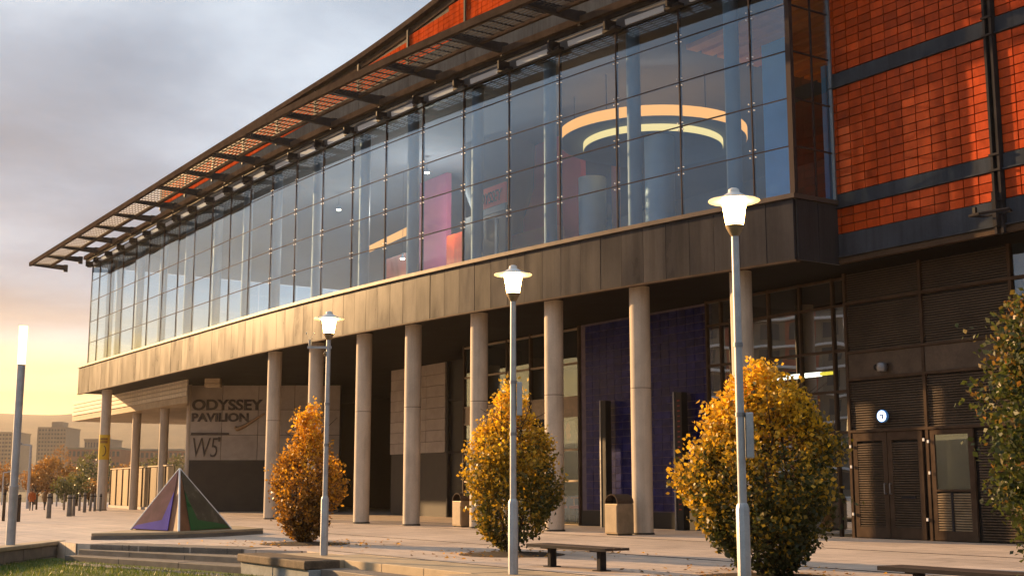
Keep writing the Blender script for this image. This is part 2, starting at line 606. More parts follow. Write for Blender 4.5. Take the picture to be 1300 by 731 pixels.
# hills all round, nearest and highest to the left of the building
mb = MB()
NA, NR = 220, 9
rr = random.Random(3)
ph = [rr.uniform(0, 6.28) for _ in range(8)]
for i in range(NA):
    az = -math.pi + 2 * math.pi * i / NA
    d = math.degrees(az)
    base = 75 + 16 * max(0.0, min(1.0, (d + 24) / 10.0)) if d > -24 else 75 - 22 * min(1.0, (-24 - d) / 40)
    ridge = base + 3.0 * math.sin(7 * az + ph[0]) + 2.2 * math.sin(19 * az + ph[1]) + 1.1 * math.sin(47 * az + ph[2]) + rr.uniform(-0.9, 0.9)
    for j in range(NR):
        k = j / (NR - 1)
        r = 820 + 620 * k
        z = -1 + ridge * (1 - (1 - k) ** 1.7) * (1 if j < NR - 1 else 1.0) + (rr.uniform(-1.6, 1.6) if 0 < j < NR - 1 else 0)
        mb.v.append((r * math.sin(az), r * math.cos(az), z))
for i in range(NA):
    for j in range(NR - 1):
        k = (i + 1) % NA
        mb.f.append((i * NR + j, i * NR + j + 1, k * NR + j + 1, k * NR + j))
mb.build('hills', M['hill'], kind='structure', smooth=True)

# grass blades on the lawn in view
g = np.random.default_rng(5)
NB = 26000
gx = g.uniform(-9.2, -1.2, NB)
gy = g.uniform(15.5, 24.6, NB)
keep = gy < 19.4 + (-3.4 - gx) * 0.93
gx, gy = gx[keep], gy[keep]
nb = len(gx)
ang = g.uniform(0, 6.28, nb)
hgt = g.uniform(0.03, 0.07, nb)
v = np.zeros((nb, 3, 3))
dx, dy = np.cos(ang) * 0.006, np.sin(ang) * 0.006
v[:, 0] = np.stack([gx - dx, gy - dy, np.full(nb, -0.302)], 1)
v[:, 1] = np.stack([gx + dx, gy + dy, np.full(nb, -0.302)], 1)
v[:, 2] = np.stack([gx + g.normal(0, 0.02, nb), gy + g.normal(0, 0.02, nb), -0.30 + hgt], 1)


def np_mesh(name, verts, faces, m, tint=None):
    """verts (N,3), faces (K,k) -> object mesh, optional per-face tint"""
    me = bpy.data.meshes.new(name)
    k = faces.shape[1]
    me.vertices.add(len(verts))
    me.vertices.foreach_set('co', np.ascontiguousarray(verts, dtype=np.float32).ravel())
    me.loops.add(faces.size)
    me.loops.foreach_set('vertex_index', faces.astype(np.int32).ravel())
    me.polygons.add(len(faces))
    me.polygons.foreach_set('loop_start', np.arange(0, faces.size, k, dtype=np.int32))
    me.update(calc_edges=True)
    if tint is not None:
        at = me.attributes.new('tint', 'FLOAT', 'FACE')
        at.data.foreach_set('value', tint.astype(np.float32))
    me.materials.append(m)
    me.validate()
    return me


M['blade'] = leaf_mat('grass_blade', [(0.0, (0.04, 0.075, 0.007)), (0.6, (0.085, 0.13, 0.012)), (1.0, (0.20, 0.20, 0.02))])
tag(link('grass', np_mesh('grass', v.reshape(-1, 3), np.arange(nb * 3).reshape(-1, 3), M['blade'], g.uniform(0, 1, nb)), kind='stuff'),
    'short green grass at the foot of the stone steps', 'grass')

# ------------------------------------------------------------------ the glazed pavilion
pav = thing('glazed_pavilion', 'long curved glass fronted pavilion raised on round concrete columns', 'building', O, PHI)


def arc_box(mb, a0, a1, off, th, z0, z1, step=0):
    """box that follows the bowed front: outer face at nf + off, th deep"""
    n = max(1, int(round((a1 - a0) / step))) if step else 1
    for i in range(n):
        p, q = a0 + (a1 - a0) * i / n, a0 + (a1 - a0) * (i + 1) / n
        mp, mq = -(nf(p) + off), -(nf(q) + off)
        mb.hexa([(p, mp, z0), (q, mq, z0), (q, mq + th, z0), (p, mp + th, z0), (p, mp, z1), (q, mq, z1), (q, mq + th, z1), (p, mp + th, z1)])
    return mb


ZS, ZG, ZT = 5.70, 7.09, 11.93        # soffit, foot and head of the glass
AL, AR = -46.6, 0.06
rows = [ZG, 8.13, 9.17, 10.21, 11.24, ZT]
mulls = [-0.92 - 1.95 * k for k in range(23)]
mulls = sorted([m for m in mulls if m > -45.0] + [-45.2, AR - 0.03])

# band of metal panels under the glass
npan = 69
pw = (AR - AL) / npan
for i in range(npan):
    a0, a1 = AL + pw * i, AL + pw * (i + 1)
    mb = MB()
    arc_box(mb, a0 + 0.006, a1 - 0.006, rnd.uniform(-0.004, 0.004), 0.05, ZS, 6.985)
    ob = mb.build('fascia_panel', M['fascia'], pav)
for i in range(2):
    z = -nf(AR)
    MB().box(AR + 0.0, AR + 0.05, z + 0.07 + i * 0.62, z + 0.07 + i * 0.62 + 0.605, ZS, 6.985).build('fascia_panel', M['fascia'], pav)
mb = MB()
arc_box(mb, AL, AR + 0.09, 0.075, 0.22, 6.99, 7.085, 1.0)
mb.box(AR - 0.02, AR + 0.09, -nf(AR) + 0.16, 1.2, 6.99, 7.085)
mb.build('sill', M['trim'], pav)
mb = MB()
arc_box(mb, AL + 0.02, AR - 0.02, -0.07, 0.3, ZS + 0.01, 6.98, 1.0)
mb.build('fascia_backing', M['grout'], pav)
mb = MB()
arc_box(mb, AL, AR + 0.05, 0.03, 0.14, ZS - 0.045, ZS - 0.003, 1.0)
mb.build('drip_edge', M['steel_brown'], pav)
# floor slab and soffit
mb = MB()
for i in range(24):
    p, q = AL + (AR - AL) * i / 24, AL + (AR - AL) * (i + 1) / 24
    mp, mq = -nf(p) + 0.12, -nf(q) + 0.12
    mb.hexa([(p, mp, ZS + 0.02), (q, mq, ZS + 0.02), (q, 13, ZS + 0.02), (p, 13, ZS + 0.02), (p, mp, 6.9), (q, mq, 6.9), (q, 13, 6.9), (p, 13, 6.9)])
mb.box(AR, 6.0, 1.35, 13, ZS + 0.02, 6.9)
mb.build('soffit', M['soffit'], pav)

# glass wall
for i in range(len(mulls) - 1):
    for j in range(5):
        mb = MB()
        t0, t1 = rnd.uniform(-0.006, 0.006), rnd.uniform(-0.006, 0.006)
        p, q = mulls[i] + 0.012, mulls[i + 1] - 0.012
        z0, z1 = rows[j] + 0.01, rows[j + 1] - 0.01
        mp, mq = -nf(p) + 0.05, -nf(q) + 0.05
        mb.hexa([(p, mp + t0, z0), (q, mq + t1, z0), (q, mq + t1 + 0.014, z0), (p, mp + t0 + 0.014, z0),
                 (p, mp - t1, z1), (q, mq - t0, z1), (q, mq - t0 + 0.014, z1), (p, mp - t1 + 0.014, z1)])
        mb.build('glass_pane', M['glass'], pav)
for a in mulls:
    m = -nf(a)
    w = 0.014 if a < AR - 0.1 else 0.07
    MB().box(a - w, a + w, m + 0.035, m + 0.11, ZG, ZT + 0.05).build('mullion', M['mullion'], pav)
for z in rows[1:5]:
    mb = MB()
    arc_box(mb, mulls[0], mulls[-1], -0.04, 0.05, z - 0.010, z + 0.010, 1.95)
    mb.build('transom', M['mullion'], pav)
mb = MB()
for a in mulls[12:-1]:
    for z in rows[1:5]:
        for da in (-0.07, 0.07):
            for dz in (-0.08, 0.08):
                m = -nf(a + da) + 0.03
                mb.tube((a + da, m, z + dz), (a + da, m + 0.03, z + dz), 0.016, 0.016, 6)
mb.build('glass_clip', M['white'], pav, kind='stuff')
# glazed return at the near corner
for j in range(5):
    for k in range(2):
        y0 = -nf(AR) + 0.16 + 0.575 * k
        MB().box(AR - 0.02, AR - 0.006, y0, y0 + 0.56, rows[j] + 0.01, rows[j + 1] - 0.01).build('glass_pane', M['glass'], pav)
for k in range(3):
    y0 = -nf(AR) + 0.145 + 0.575 * k
    MB().box(AR - 0.04, AR + 0.01, y0 - 0.012, y0 + 0.012, ZG, ZT).build('mullion', M['mullion'], pav)
for z in rows[1:5]:
    MB().box(AR - 0.03, AR + 0.006, -nf(AR) + 0.16, 1.19, z - 0.016, z + 0.016).build('transom', M['mullion'], pav)
# end wall of glass, far end
for j in range(5):
    for k in range(6):
        y0 = -nf(-45) + 0.1 + 2.2 * k
        MB().box(-45.22, -45.206, y0, y0 + 2.16, rows[j] + 0.01, rows[j + 1] - 0.01).build('glass_pane', M['glass'], pav)
# head of the glass: pale tilted panels in a dark recess, then the eaves beam
for i in range(len(mulls) - 1):
    p, q = mulls[i], mulls[i + 1]
    if q - p < 1.2:
        continue
    mb = MB()
    x0, x1 = p + 0.42, p + 1.62
    m0, m1 = -nf(x0) - 0.02, -nf(x1) - 0.02
    mb.hexa([(x0, m0 - 0.02, 12.0), (x1, m1 - 0.02, 12.0), (x1, m1 + 0.02, 12.0), (x0, m0 + 0.02, 12.0), (x0, m0 - 0.036, 12.13), (x1, m1 - 0.036, 12.13), (x1, m1 + 0.01, 12.13), (x0, m0 + 0.01, 12.13)])
    mb.build('head_panel', M['head_pale'], pav)
mb = MB()
arc_box(mb, -45.2, AR, -0.16, 0.12, ZT + 0.02, 12.34, 1.95)
mb.build('head_recess', M['black'], pav)
mb = MB()
arc_box(mb, -45.6, AR, 0.32, 0.20, 12.34, 12.52, 1.95)
mb.build('eaves_beam', M['canopy_steel'], pav)
mb = MB()
arc_box(mb, -45.6, AR, 0.20, 0.10, 12.24, 12.335, 1.95)
mb.build('eaves_channel', M['steel'], pav)
mb = MB()
for a in mulls[:-1]:
    m = -nf(a)
    mb.box(a - 0.03, a + 0.03, m - 0.30, m + 0.05, 11.96, 12.215)
    mb.box(a - 0.25, a + 0.25, m - 0.16, m + 0.02, 11.95, 12.02)
mb.build('head_bracket', M['steel'], pav, kind='stuff')
# sun canopy
ZC, CO = 12.50, 2.03
mb = MB()
arc_box(mb, -49.6, 0.2, CO + 0.02, 0.12, ZC - 0.06, ZC + 0.14, 1.95)
mb.build('canopy_edge', M['canopy_steel'], pav)
mb = MB()
arc_box(mb, -49.6, 0.2, 1.02, 0.09, ZC - 0.02, ZC + 0.12, 1.95)
mb.build('canopy_purlin', M['canopy_steel'], pav)
a = -49.55
brk = []
while a < 0.2:
    brk.append(a)
    a += 2.925
brk[-1] = -1.2 if brk[-1] > -1.2 else brk[-1]
for a in brk:
    m = -nf(a)
    MB().hexa([(a - 0.06, m - CO, ZC - 0.02), (a + 0.06, m - CO, ZC - 0.02), (a + 0.06, m - 0.12, ZC - 0.12), (a - 0.06, m - 0.12, ZC - 0.12),
               (a - 0.06, m - CO, ZC + 0.10), (a + 0.06, m - CO, ZC + 0.10), (a + 0.06, m - 0.12, ZC + 0.16), (a - 0.06, m - 0.12, ZC + 0.16)]).build('canopy_bracket', M['steel'], pav)
    MB().box(a - 0.05, a + 0.05, m - 0.30, m - 0.10, 12.3, ZC + 0.18).build('bracket_foot', M['steel'], pav)
for i in range(len(brk) - 1):
    p, q = brk[i] + 0.09, brk[i + 1] - 0.09
    mb = MB()
    for k in range(7):
        off = CO - 0.16 - 0.125 * k
        arc_box(mb, p, q, off, 0.022, ZC + 0.02, ZC + 0.05, 1.0)
    for k in range(7):
        x = p + (q - p) * (k + 0.5) / 7
        mb.box(x - 0.008, x + 0.008, -nf(x) - CO + 0.12, -nf(x) - 1.05, ZC + 0.02, ZC + 0.05)
    mb.build('louvre_grille', M['steel'], pav, kind='stuff')

# round columns, rising through the floor behind the glass
for px, py in ((138, 495), (345, 447), (396, 436), (453, 424), (521, 413), (600, 398), (692, 382), (805, 365), (932, 345)):
    q = at_z(px, py, ZS) - O
    a, m = q.dot(AX), -q.dot(NX)
    m = -nf(a) + 0.52
    c = MB().lathe([(0.24, 0.0), (0.24, ZS + 0.015)], 28, (a, m, 0)).build('column', M['concrete'], pav, smooth=True)
    MB().lathe([(0.262, 0.0), (0.262, 0.03), (0.243, 0.045)], 28, (a, m, 0)).build('collar', M['dark_stone'], c, smooth=True)
    MB().lathe([(0.2408, 3.33), (0.2408, 3.345)], 28, (a, m, 0)).build('joint', M['dark_stone'], c, smooth=True)
    u = MB().lathe([(0.17, 6.9), (0.17, 12.0)], 16, (a, m - 0.08, 0)).build('upper_column', M['pale_blue'], pav, smooth=True)
for a in (-25.8, -28.9, -32.2, -35.5, -38.8, -42.0):
    MB().lathe([(0.17, 6.9), (0.17, 12.0)], 16, (a, -nf(a) + 0.55, 0)).build('upper_column', M['pale_blue'], pav, smooth=True)

# roof and interior of the upper floor
mb = MB()
for i in range(24):
    p, q = -45.6 + 45.6 * i / 24, -45.6 + 45.6 * (i + 1) / 24
    mp, mq = -nf(p) + 0.10, -nf(q) + 0.10
    mb.hexa([(p, mp, 12.03), (q, mq, 12.03), (q, 13, 12.03), (p, 13, 12.03), (p, mp, 12.3), (q, mq, 12.3), (q, 13, 12.3), (p, 13, 12.3)])
mb.box(0, 6.0, 1.3, 13, 12.03, 12.3)
mb.build('roof', M['ceiling'], pav)
MB().box(-30.0, 6.0, 12.6, 12.8, 6.9, 12.03).build('back_wall', M['interior'], pav)
MB().box(5.8, 6.0, 1.4, 12.6, 6.9, 12.03).build('inner_end_wall', M['interior'], pav)
MB().box(-45.2, -30.0, 12.6, 12.8, 6.9, 8.0).build('back_wall', M['interior'], pav)


def inner_panel(name, px0, py0, px1, py1, n, th, m):
    """upright panel on the plane n whose picture spans the two corners"""
    p, q = at_n(px0, py0, n), at_n(px1, py1, n)
    z0, z1 = sorted((p.z, q.z))
    a0, a1 = sorted((p.x, q.x))
    return MB().box(a0, a1, -n, -n + th, max(6.92, z0), min(12.0, z1)).build(name, m, pav)


inner_panel('red_wall', 604, 150, 738, 330, -3.4, 0.2, M['red'])
inner_panel('magenta_wall', 533, 225, 566, 350, -2.8, 0.2, M['magenta'])
inner_panel('painted_sky_panel', 966, 45, 1010, 290, -2.6, 0.1, M['sky_blue'])  # blue panel painted in for the sky showing in the corner glass
inner_panel('painted_sky_panel', 1040, 40, 1056, 290, -5.0, 0.1, M['sky_blue'])  # second strip of painted sky, behind the return glass
inner_panel('glazed_screen', 588, 278, 642, 345, -1.6, 0.1, M['black'])
for px in (607, 628):
    inner_panel('screen_post', px, 278, px + 3, 345, -1.5, 0.06, M['pale_blue'])
inner_panel('orange_counter', 648, 300, 700, 340, -2.6, 0.5, M['orange'])
inner_panel('brick_pier', 567, 300, 586, 345, -2.0, 0.4, M['tile'])
inner_panel('brick_pier', 487, 330, 517, 352, -2.0, 0.4, M['tile'])
p = at_n(634, 235, -2.6)
MB().lathe([(0.72, 7.0), (0.78, 9.6), (1.15, 10.6), (1.2, 12.0)], 40, (p.x, p.y, 0)).build('drum_room', M['interior'], pav, smooth=True)
# timber slats on the ceiling near the corner
mb = MB()
for k in range(13):
    mb.box(-4.6, 1.2, 1.2 + 0.52 * k, 1.2 + 0.52 * k + 0.36, 11.86, 11.98)
mb.build('ceiling_slats', M['orange_wood'], pav, kind='stuff')
# stepped round bulkhead over two metal-clad shafts
rc = Vector((3.95, 34.3, 0)) - O
ra, rm = rc.dot(AX), -rc.dot(NX)
MB().lathe([(2.62, 10.62), (2.62, 10.90)], 64, (ra, rm, 0)).build('bulkhead_rim', M['rim'], pav, smooth=True)
MB().lathe([(2.60, 10.59), (2.60, 10.615)], 64, (ra, rm, 0)).build('bulkhead_underside', M['interior'], pav, smooth=True)
mb = MB()
for k in range(6):
    mb.tube((ra + 2.2 * math.cos(k), rm + 2.2 * math.sin(k), 10.88), (ra + 2.2 * math.cos(k), rm + 2.2 * math.sin(k), 12.03), 0.015, 0.015, 6)
mb.build('bulkhead_hanger', M['black'], pav, kind='stuff')
MB().lathe([(1.95, 10.40), (1.95, 10.585)], 64, (ra, rm, 0)).build('lower_rim', M['lower_rim'], pav, smooth=True)
MB().lathe([(1.94, 10.37), (1.94, 10.395)], 64, (ra, rm, 0)).build('lower_rim_underside', M['interior'], pav, smooth=True)
for px, r in ((752, 0.42), (838, 0.40)):
    q = at_n(px, 250, -3.6 if px < 800 else -2.4)
    mb = MB()
    z = 6.9
    while z < 10.3:
        mb.lathe([(r, z + 0.012), (r, min(z + 0.66, 10.36))], 28, (q.x, q.y, 0))
        mb.lathe([(r - 0.012, z - 0.01), (r - 0.012, z + 0.02)], 28, (q.x, q.y, 0))
        z += 0.67
    mb.build('clad_shaft', M['shaft'], pav, smooth=True)
for px in (776, 818):
    inner_panel('lit_door_edge', px, 205, px + 9, 300, -4.6, 0.1, M['orange_wood'])
p, q = at_n(462, 318, -2.2), at_n(521, 291, -2.2)
MB().hexa([(p.x, p.y, p.z - 0.12), (q.x, q.y, q.z - 0.12), (q.x, q.y + 0.1, q.z - 0.12), (p.x, p.y + 0.1, p.z - 0.12),
           (p.x, p.y, p.z + 0.08), (q.x, q.y, q.z + 0.14), (q.x, q.y + 0.1, q.z + 0.14), (p.x, p.y + 0.1, p.z + 0.08)]).build('lit_ramp_edge', M['rim'], pav)

# ------------------------------------------------------------------ undercroft
# sign wall: faces the camera under the far part of the pavilion
tag(pav, pav['label'], 'building')


def wpart(mb, name, m, smooth=False, kind=None, bevel=0):
    """mesh built in world coordinates, handed to the pavilion"""
    ob = mb.build(name, m, pav, smooth, bevel, kind)
    ob.matrix_parent_inverse = (Matrix.Translation(O) @ Matrix.Rotation(PHI, 4, 'Z')).inverted()
    return ob


YS = 57.5
xs = [at_y(px, 560, YS).x for px in (241, 281, 327, 373, 431)]
zr = [at_y(300, py, YS).z for py in (584, 552, 520, 489)]
for i in range(4):
    for j in range(3):
        d = rnd.uniform(-0.004, 0.004)
        wpart(MB().box(xs[i] + 0.012, xs[i + 1] - 0.012, YS - 0.05 + d, YS, zr[j] + 0.01, min(zr[j + 1], ZS) - 0.01), 'stone_panel', M['sign_stone'])
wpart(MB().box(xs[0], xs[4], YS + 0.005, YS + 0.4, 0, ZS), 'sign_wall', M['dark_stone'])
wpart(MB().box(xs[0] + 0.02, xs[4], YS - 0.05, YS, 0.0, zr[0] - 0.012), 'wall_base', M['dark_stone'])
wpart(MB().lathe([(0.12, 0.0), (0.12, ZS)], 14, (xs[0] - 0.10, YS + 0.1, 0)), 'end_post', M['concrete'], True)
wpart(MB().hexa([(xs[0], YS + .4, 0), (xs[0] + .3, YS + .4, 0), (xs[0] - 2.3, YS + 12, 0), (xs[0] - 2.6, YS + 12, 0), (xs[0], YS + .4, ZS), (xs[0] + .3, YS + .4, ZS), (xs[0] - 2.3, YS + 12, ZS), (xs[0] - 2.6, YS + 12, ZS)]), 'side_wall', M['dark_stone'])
# second stone wall further right and the dark lobby between the two
aL2, aR2 = -26.7, -22.4
for i in range(3):
    for j in range(8):
        x0, x1 = aL2 + (aR2 - aL2) * i / 3, aL2 + (aR2 - aL2) * (i + 1) / 3
        z0, z1 = 2.35 + (ZS - 2.35) * j / 8, 2.35 + (ZS - 2.35) * (j + 1) / 8
        d = rnd.uniform(-0.005, 0.005)
        MB().box(x0 + 0.006, x1 - 0.006, 4.74 + d, 4.8, z0 + 0.008, z1 - 0.008).build('stone_panel', M['sign_stone'], pav)
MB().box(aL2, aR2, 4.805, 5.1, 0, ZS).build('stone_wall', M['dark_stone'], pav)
wpart(MB().hexa([(xs[4] - 0.1, YS + .4, 0), (xs[4], YS + .4, 0), (xs[4] - 1.75, YS + 13.5, 0), (xs[4] - 1.85, YS + 13.5, 0), (xs[4] - 0.1, YS + .4, ZS), (xs[4], YS + .4, ZS), (xs[4] - 1.75, YS + 13.5, ZS), (xs[4] - 1.85, YS + 13.5, ZS)]), 'lobby_wall', M['black'])  # unseen end wall added to keep the sun out of the lobby
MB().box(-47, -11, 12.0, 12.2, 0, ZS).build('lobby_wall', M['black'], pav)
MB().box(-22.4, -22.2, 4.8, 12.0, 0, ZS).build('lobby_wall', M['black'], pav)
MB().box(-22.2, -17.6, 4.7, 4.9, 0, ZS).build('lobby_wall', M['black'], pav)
for a in (-22.0, -20.9, -19.8, -18.7):
    MB().box(a, a + 0.08, 4.58, 4.69, 0, ZS).build('door_frame', M['steel'], pav)
for z in (2.3, 4.2):
    MB().box(-21.9, -18.7, 4.60, 4.685, z, z + 0.08).build('door_frame', M['steel'], pav)
MB().box(-17.6, -17.5, 2.7, 4.9, 0, ZS).build('lobby_wall', M['black'], pav)
# entrance glazing
ME = 2.6
ez = [0.05, 1.25, 2.14, 3.11, 3.65, 4.63, 5.62]
ea = [-17.5, -16.2, -14.9, -13.6, -12.35, -11.1]
for i in range(5):
    for j in range(6):
        if j == 3:
            MB().box(ea[i] + 0.03, ea[i + 1] - 0.03, ME, ME + 0.04, ez[j] + 0.03, ez[j + 1] - 0.03).build('spandrel_panel', M['bin'], pav)
        else:
            MB().box(ea[i] + 0.03, ea[i + 1] - 0.03, ME + 0.02, ME + 0.035, ez[j] + 0.03, ez[j + 1] - 0.03).build('glass_pane', M['glass_dark'], pav)
for a in ea:
    MB().box(a - 0.035, a + 0.035, ME - 0.04, ME + 0.06, 0, ZS).build('mullion', M['steel_brown'], pav)
for z in ez[1:]:
    MB().box(ea[0], ea[-1], ME - 0.025, ME + 0.05, z - 0.03, z + 0.03).build('transom', M['bin'], pav)
MB().box(-17.5, -5.5, 9.0, 9.2, 0, ZS).build('lobby_wall', M['dark_stone'], pav)
MB().box(-17.4, -11.0, ME + 0.08, 9.0, 0.0, 0.02).build('lobby_floor', M['gold_stone'], pav)
# blue tiled wall
BA0, BA1 = -11.0, -5.42
MB().box(BA0, BA1, ME + 0.006, ME + 0.35, 0, ZS).build('tile_wall_backing', M['blue_grout'], pav)
MB().box(BA0, BA1, ME - 0.03, ME + 0.004, 0, 0.42).build('wall_base', M['black'], pav)
tw, thh = 0.335, 0.2
tile_me = [MB().box(-tw / 2 + 0.006, tw / 2 - 0.006, -0.016, 0.004, -thh / 2 + 0.006, thh / 2 - 0.006).mesh('blue_tile', M['blue_tile']) for _ in range(1)]
cells = []
na = int((BA1 - BA0) / tw)
for i in range(na):
    for j in range(26):
        a, z = BA1 - tw * (i + 0.5), 0.44 + thh * (j + 0.5)
        if z < ZS - 0.1:
            cells.append((proj(W(a, -ME, z))[2], a, z))
cells.sort()
rest = MB()
for k, (d, a, z) in enumerate(cells):
    tl = rnd.uniform(-0.003, 0.003)
    if k < 300:
        ob = link('blue_tile', tile_me[0], pav, loc=(a, ME + tl, z))
        ob.rotation_euler = (rnd.gauss(0, 0.006), 0, rnd.gauss(0, 0.008))
    else:
        rest.box(a - tw / 2 + 0.006, a + tw / 2 - 0.006, ME - 0.016 + tl, ME + 0.004, z - thh / 2 + 0.006, z + thh / 2 - 0.006)
rest.build('far_blue_tiles', M['blue_tile'], pav, kind='stuff')
# curtain glazing right of the blue wall
ca = [-5.36, -4.85, -3.95, -3.2, -2.2, -1.2, -0.72]
cz = [0.05, 2.25, 3.15, 4.05, 5.05, 5.65]
MC = 2.35
for i in range(6):
    for j in range(5):
        MB().box(ca[i] + 0.02, ca[i + 1] - 0.02, MC + 0.02, MC + 0.035, cz[j] + 0.02, cz[j + 1] - 0.02).build('glass_pane', M['glass_curtain'], pav)
for a in ca:
    MB().box(a - 0.028, a + 0.028, MC - 0.03, MC + 0.06, 0, ZS).build('mullion', M['steel_brown'], pav)
for z in cz[1:]:
    MB().box(ca[0], ca[-1], MC - 0.02, MC + 0.05, z - 0.03, z + 0.03).build('transom', M['steel_brown'], pav)
MB().box(-5.42, -0.7, 6.5, 6.7, 0, ZS).build('lobby_wall', M['black'], pav)
MB().box(-0.74, -0.64, 2.5, 6.6, 0, ZS).build('lobby_wall', M['black'], pav)
MB().box(-5.5, -5.4, 3.0, 6.6, 0, ZS).build('lobby_wall', M['black'], pav)

# ------------------------------------------------------------------ the orange tiled hall
hall = thing('tiled_hall', 'tall hall clad in orange tiles with dark steel bands and bronze louvres', 'building', O, PHI)
MW = 1.2
MB().box(0.02, 14, MW + 0.03, MW + 0.4, 5.85, 18).build('tile_backing', M['grout'], hall)
for z0, z1 in ((9.545, 9.87), (6.905, 7.21), (5.85, 6.345)):
    for a0, a1 in ((0.03, 3.96), (4.17, 9.9)):
        mb = MB().box(a0, a1, MW - 0.02, MW + 0.025, z0, z1)
        mb.box(a0, a1, MW - 0.07, MW - 0.021, z0, z0 + 0.03)
        mb.build('steel_band', M['band'], hall)
MB().box(3.97, 4.02, MW - 0.12, MW + 0.02, 5.7, 18).build('steel_post', M['steel'], hall)
MB().box(4.11, 4.16, MW - 0.12, MW + 0.02, 5.7, 18).build('steel_post', M['steel'], hall)
MB().box(4.021, 4.109, MW - 0.02, MW + 0.02, 5.7, 18).build('steel_post', M['black'], hall)
for z in (9.53, 7.2, 6.9, 6.34, 9.88):
    MB().box(3.95, 4.18, MW - 0.15, MW - 0.121, z - 0.02, z + 0.02).build('post_tie', M['steel'], hall)
MB().box(0.0, 10, MW, 2.2, 5.80, 5.848).build('beam_soffit', M['louvre'], hall)
MB().box(0.0, 10, MW - 0.04, MW + 0.08, 5.72, 5.80).build('beam_lip', M['steel_brown'], hall)
# corner trim between the glass box and the tiles
MB().box(AR - 0.02, AR + 0.06, MW - 0.06, MW + 0.02, 7.09, 14).build('corner_trim', M['silver'], hall)
tcw, trh = 0.341, 0.178
edges1 = [0.07, 0.205] + [0.205 + tcw * k for k in range(1, 12)]
edges1[-1] = 3.955
edges2 = [4.18 + tcw * k for k in range(0, 6)]
cells = []
for edges in (edges1, edges2):
    for z0, z1 in ((9.88, 12.9), (7.215, 9.54), (6.35, 6.9)):
        nr = int(round((z1 - z0) / trh))
        h = (z1 - z0) / nr
        for i in range(len(edges) - 1):
            for j in range(nr):
                a, z = (edges[i] + edges[i + 1]) / 2, z0 + h * (j + 0.5)
                x, y, d = proj(W(a, -MW, z))
                cells.append((0 if (-8 < y and x < 1312) else 1, d, a, z, edges[i + 1] - edges[i], h))
cells.sort()
proto = {}
rest = MB()
for k, (out, d, a, z, w, h) in enumerate(cells):
    tl = rnd.uniform(-0.004, 0.004)
    if k < 300 and not out:
        key = (round(w, 3), round(h, 3))
        if key not in proto:
            proto[key] = MB().box(-w / 2 + 0.010, w / 2 - 0.010, -0.022, 0.03, -h / 2 + 0.010, h / 2 - 0.010).mesh('tile', M['tile'])
        ob = link('tile', proto[key], hall, loc=(a, MW + tl, z))
        ob.rotation_euler = (rnd.gauss(0, 0.006), 0, rnd.gauss(0, 0.006))
    else:
        rest.box(a - w / 2 + 0.007, a + w / 2 - 0.007, MW - 0.022 + tl, MW + 0.03, z - h / 2 + 0.007, z + h / 2 - 0.007)
rest.build('upper_tiles', M['tile'], hall, kind='stuff')


# wall that stands up behind the pavilion roof, with the rising roof edge
def ztop(a):
    return 16.8 + (0.0048 * (a + 25) ** 2.0 if a > -25 else 0.0)


mb, cb, tb = MB(), MB(), MB()
N = 46
for i in range(N):
    p, q = -46 + 46.0 * i / N, -46 + 46.0 * (i + 1) / N
    mb.hexa([(p, 1.25, 12.3), (q, 1.25, 12.3), (q, 1.6, 12.3), (p, 1.6, 12.3), (p, 1.25, ztop(p)), (q, 1.25, ztop(q)), (q, 1.6, ztop(q)), (p, 1.6, ztop(p))])
    cb.hexa([(p, 1.0, ztop(p)), (q, 1.0, ztop(q)), (q, 1.7, ztop(q)), (p, 1.7, ztop(p)), (p, 1.0, ztop(p) + 0.2), (q, 1.0, ztop(q) + 0.2), (q, 1.7, ztop(q) + 0.2), (p, 1.7, ztop(p) + 0.2)])
    tb.hexa([(p, 1.2, ztop(p) - 0.26), (q, 1.2, ztop(q) - 0.26), (q, 1.24, ztop(q) - 0.26), (p, 1.24, ztop(p) - 0.26), (p, 1.2, ztop(p) - 0.01), (q, 1.2, ztop(q) - 0.01), (q, 1.24, ztop(q) - 0.01), (p, 1.24, ztop(p) - 0.01)])
mb.build('upper_wall', M['grout'], hall)
cb.build('roof_edge', M['canopy_steel'], hall)
tb.build('frieze', M['canopy_steel'], hall)
for i in range(12):
    a0, a1 = -46 + 3.85 * i, -46 + 3.85 * (i + 1)
    MB().box(a0 + 0.01, min(a1, 0.0) - 0.01, 1.18, 1.245, 12.32, 15.58).build('steel_band', M['band'], hall)
    MB().box(a0 - 0.05, a0 + 0.05, 1.12, 1.179, 15.4, ztop(a0) - 0.02).build('steel_post', M['steel'], hall)
mb = MB()
a = -46.0
while a < -0.2:
    z = 15.62
    while z + trh < ztop(a) - 0.27:
        mb.box(a + 0.007, a + tcw - 0.007, 1.205 + rnd.uniform(-0.004, 0.004), 1.245, z + 0.007, z + trh - 0.007)
        z += trh
    a += tcw
mb.build('upper_tiles', M['tile_far'], hall, kind='stuff')

# ground floor: louvre panels and doors
ML = 2.2
MB().box(-0.64, 10, ML + 0.06, ML + 0.4, 0, 5.8).build('louvre_backing', M['black'], hall)
lv = [-0.70, 1.33, 3.45, 5.6]
lz = [2.25, 3.37, 3.95, 5.04, 5.78]


def louvre(name, a0, a1, z0, z1, m0, pitch, parent, mt):
    mb = MB()
    z = z0
    while z + pitch <= z1 + 1e-6:
        mb.hexa([(a0, m0 - 0.035, z), (a1, m0 - 0.035, z), (a1, m0, z + 0.012), (a0, m0, z + 0.012),
                 (a0, m0 - 0.035, z + pitch * 0.42), (a1, m0 - 0.035, z + pitch * 0.42), (a1, m0, z + pitch * 0.8), (a0, m0, z + pitch * 0.8)])
        z += pitch
    return mb.build(name, mt, parent, kind='stuff')


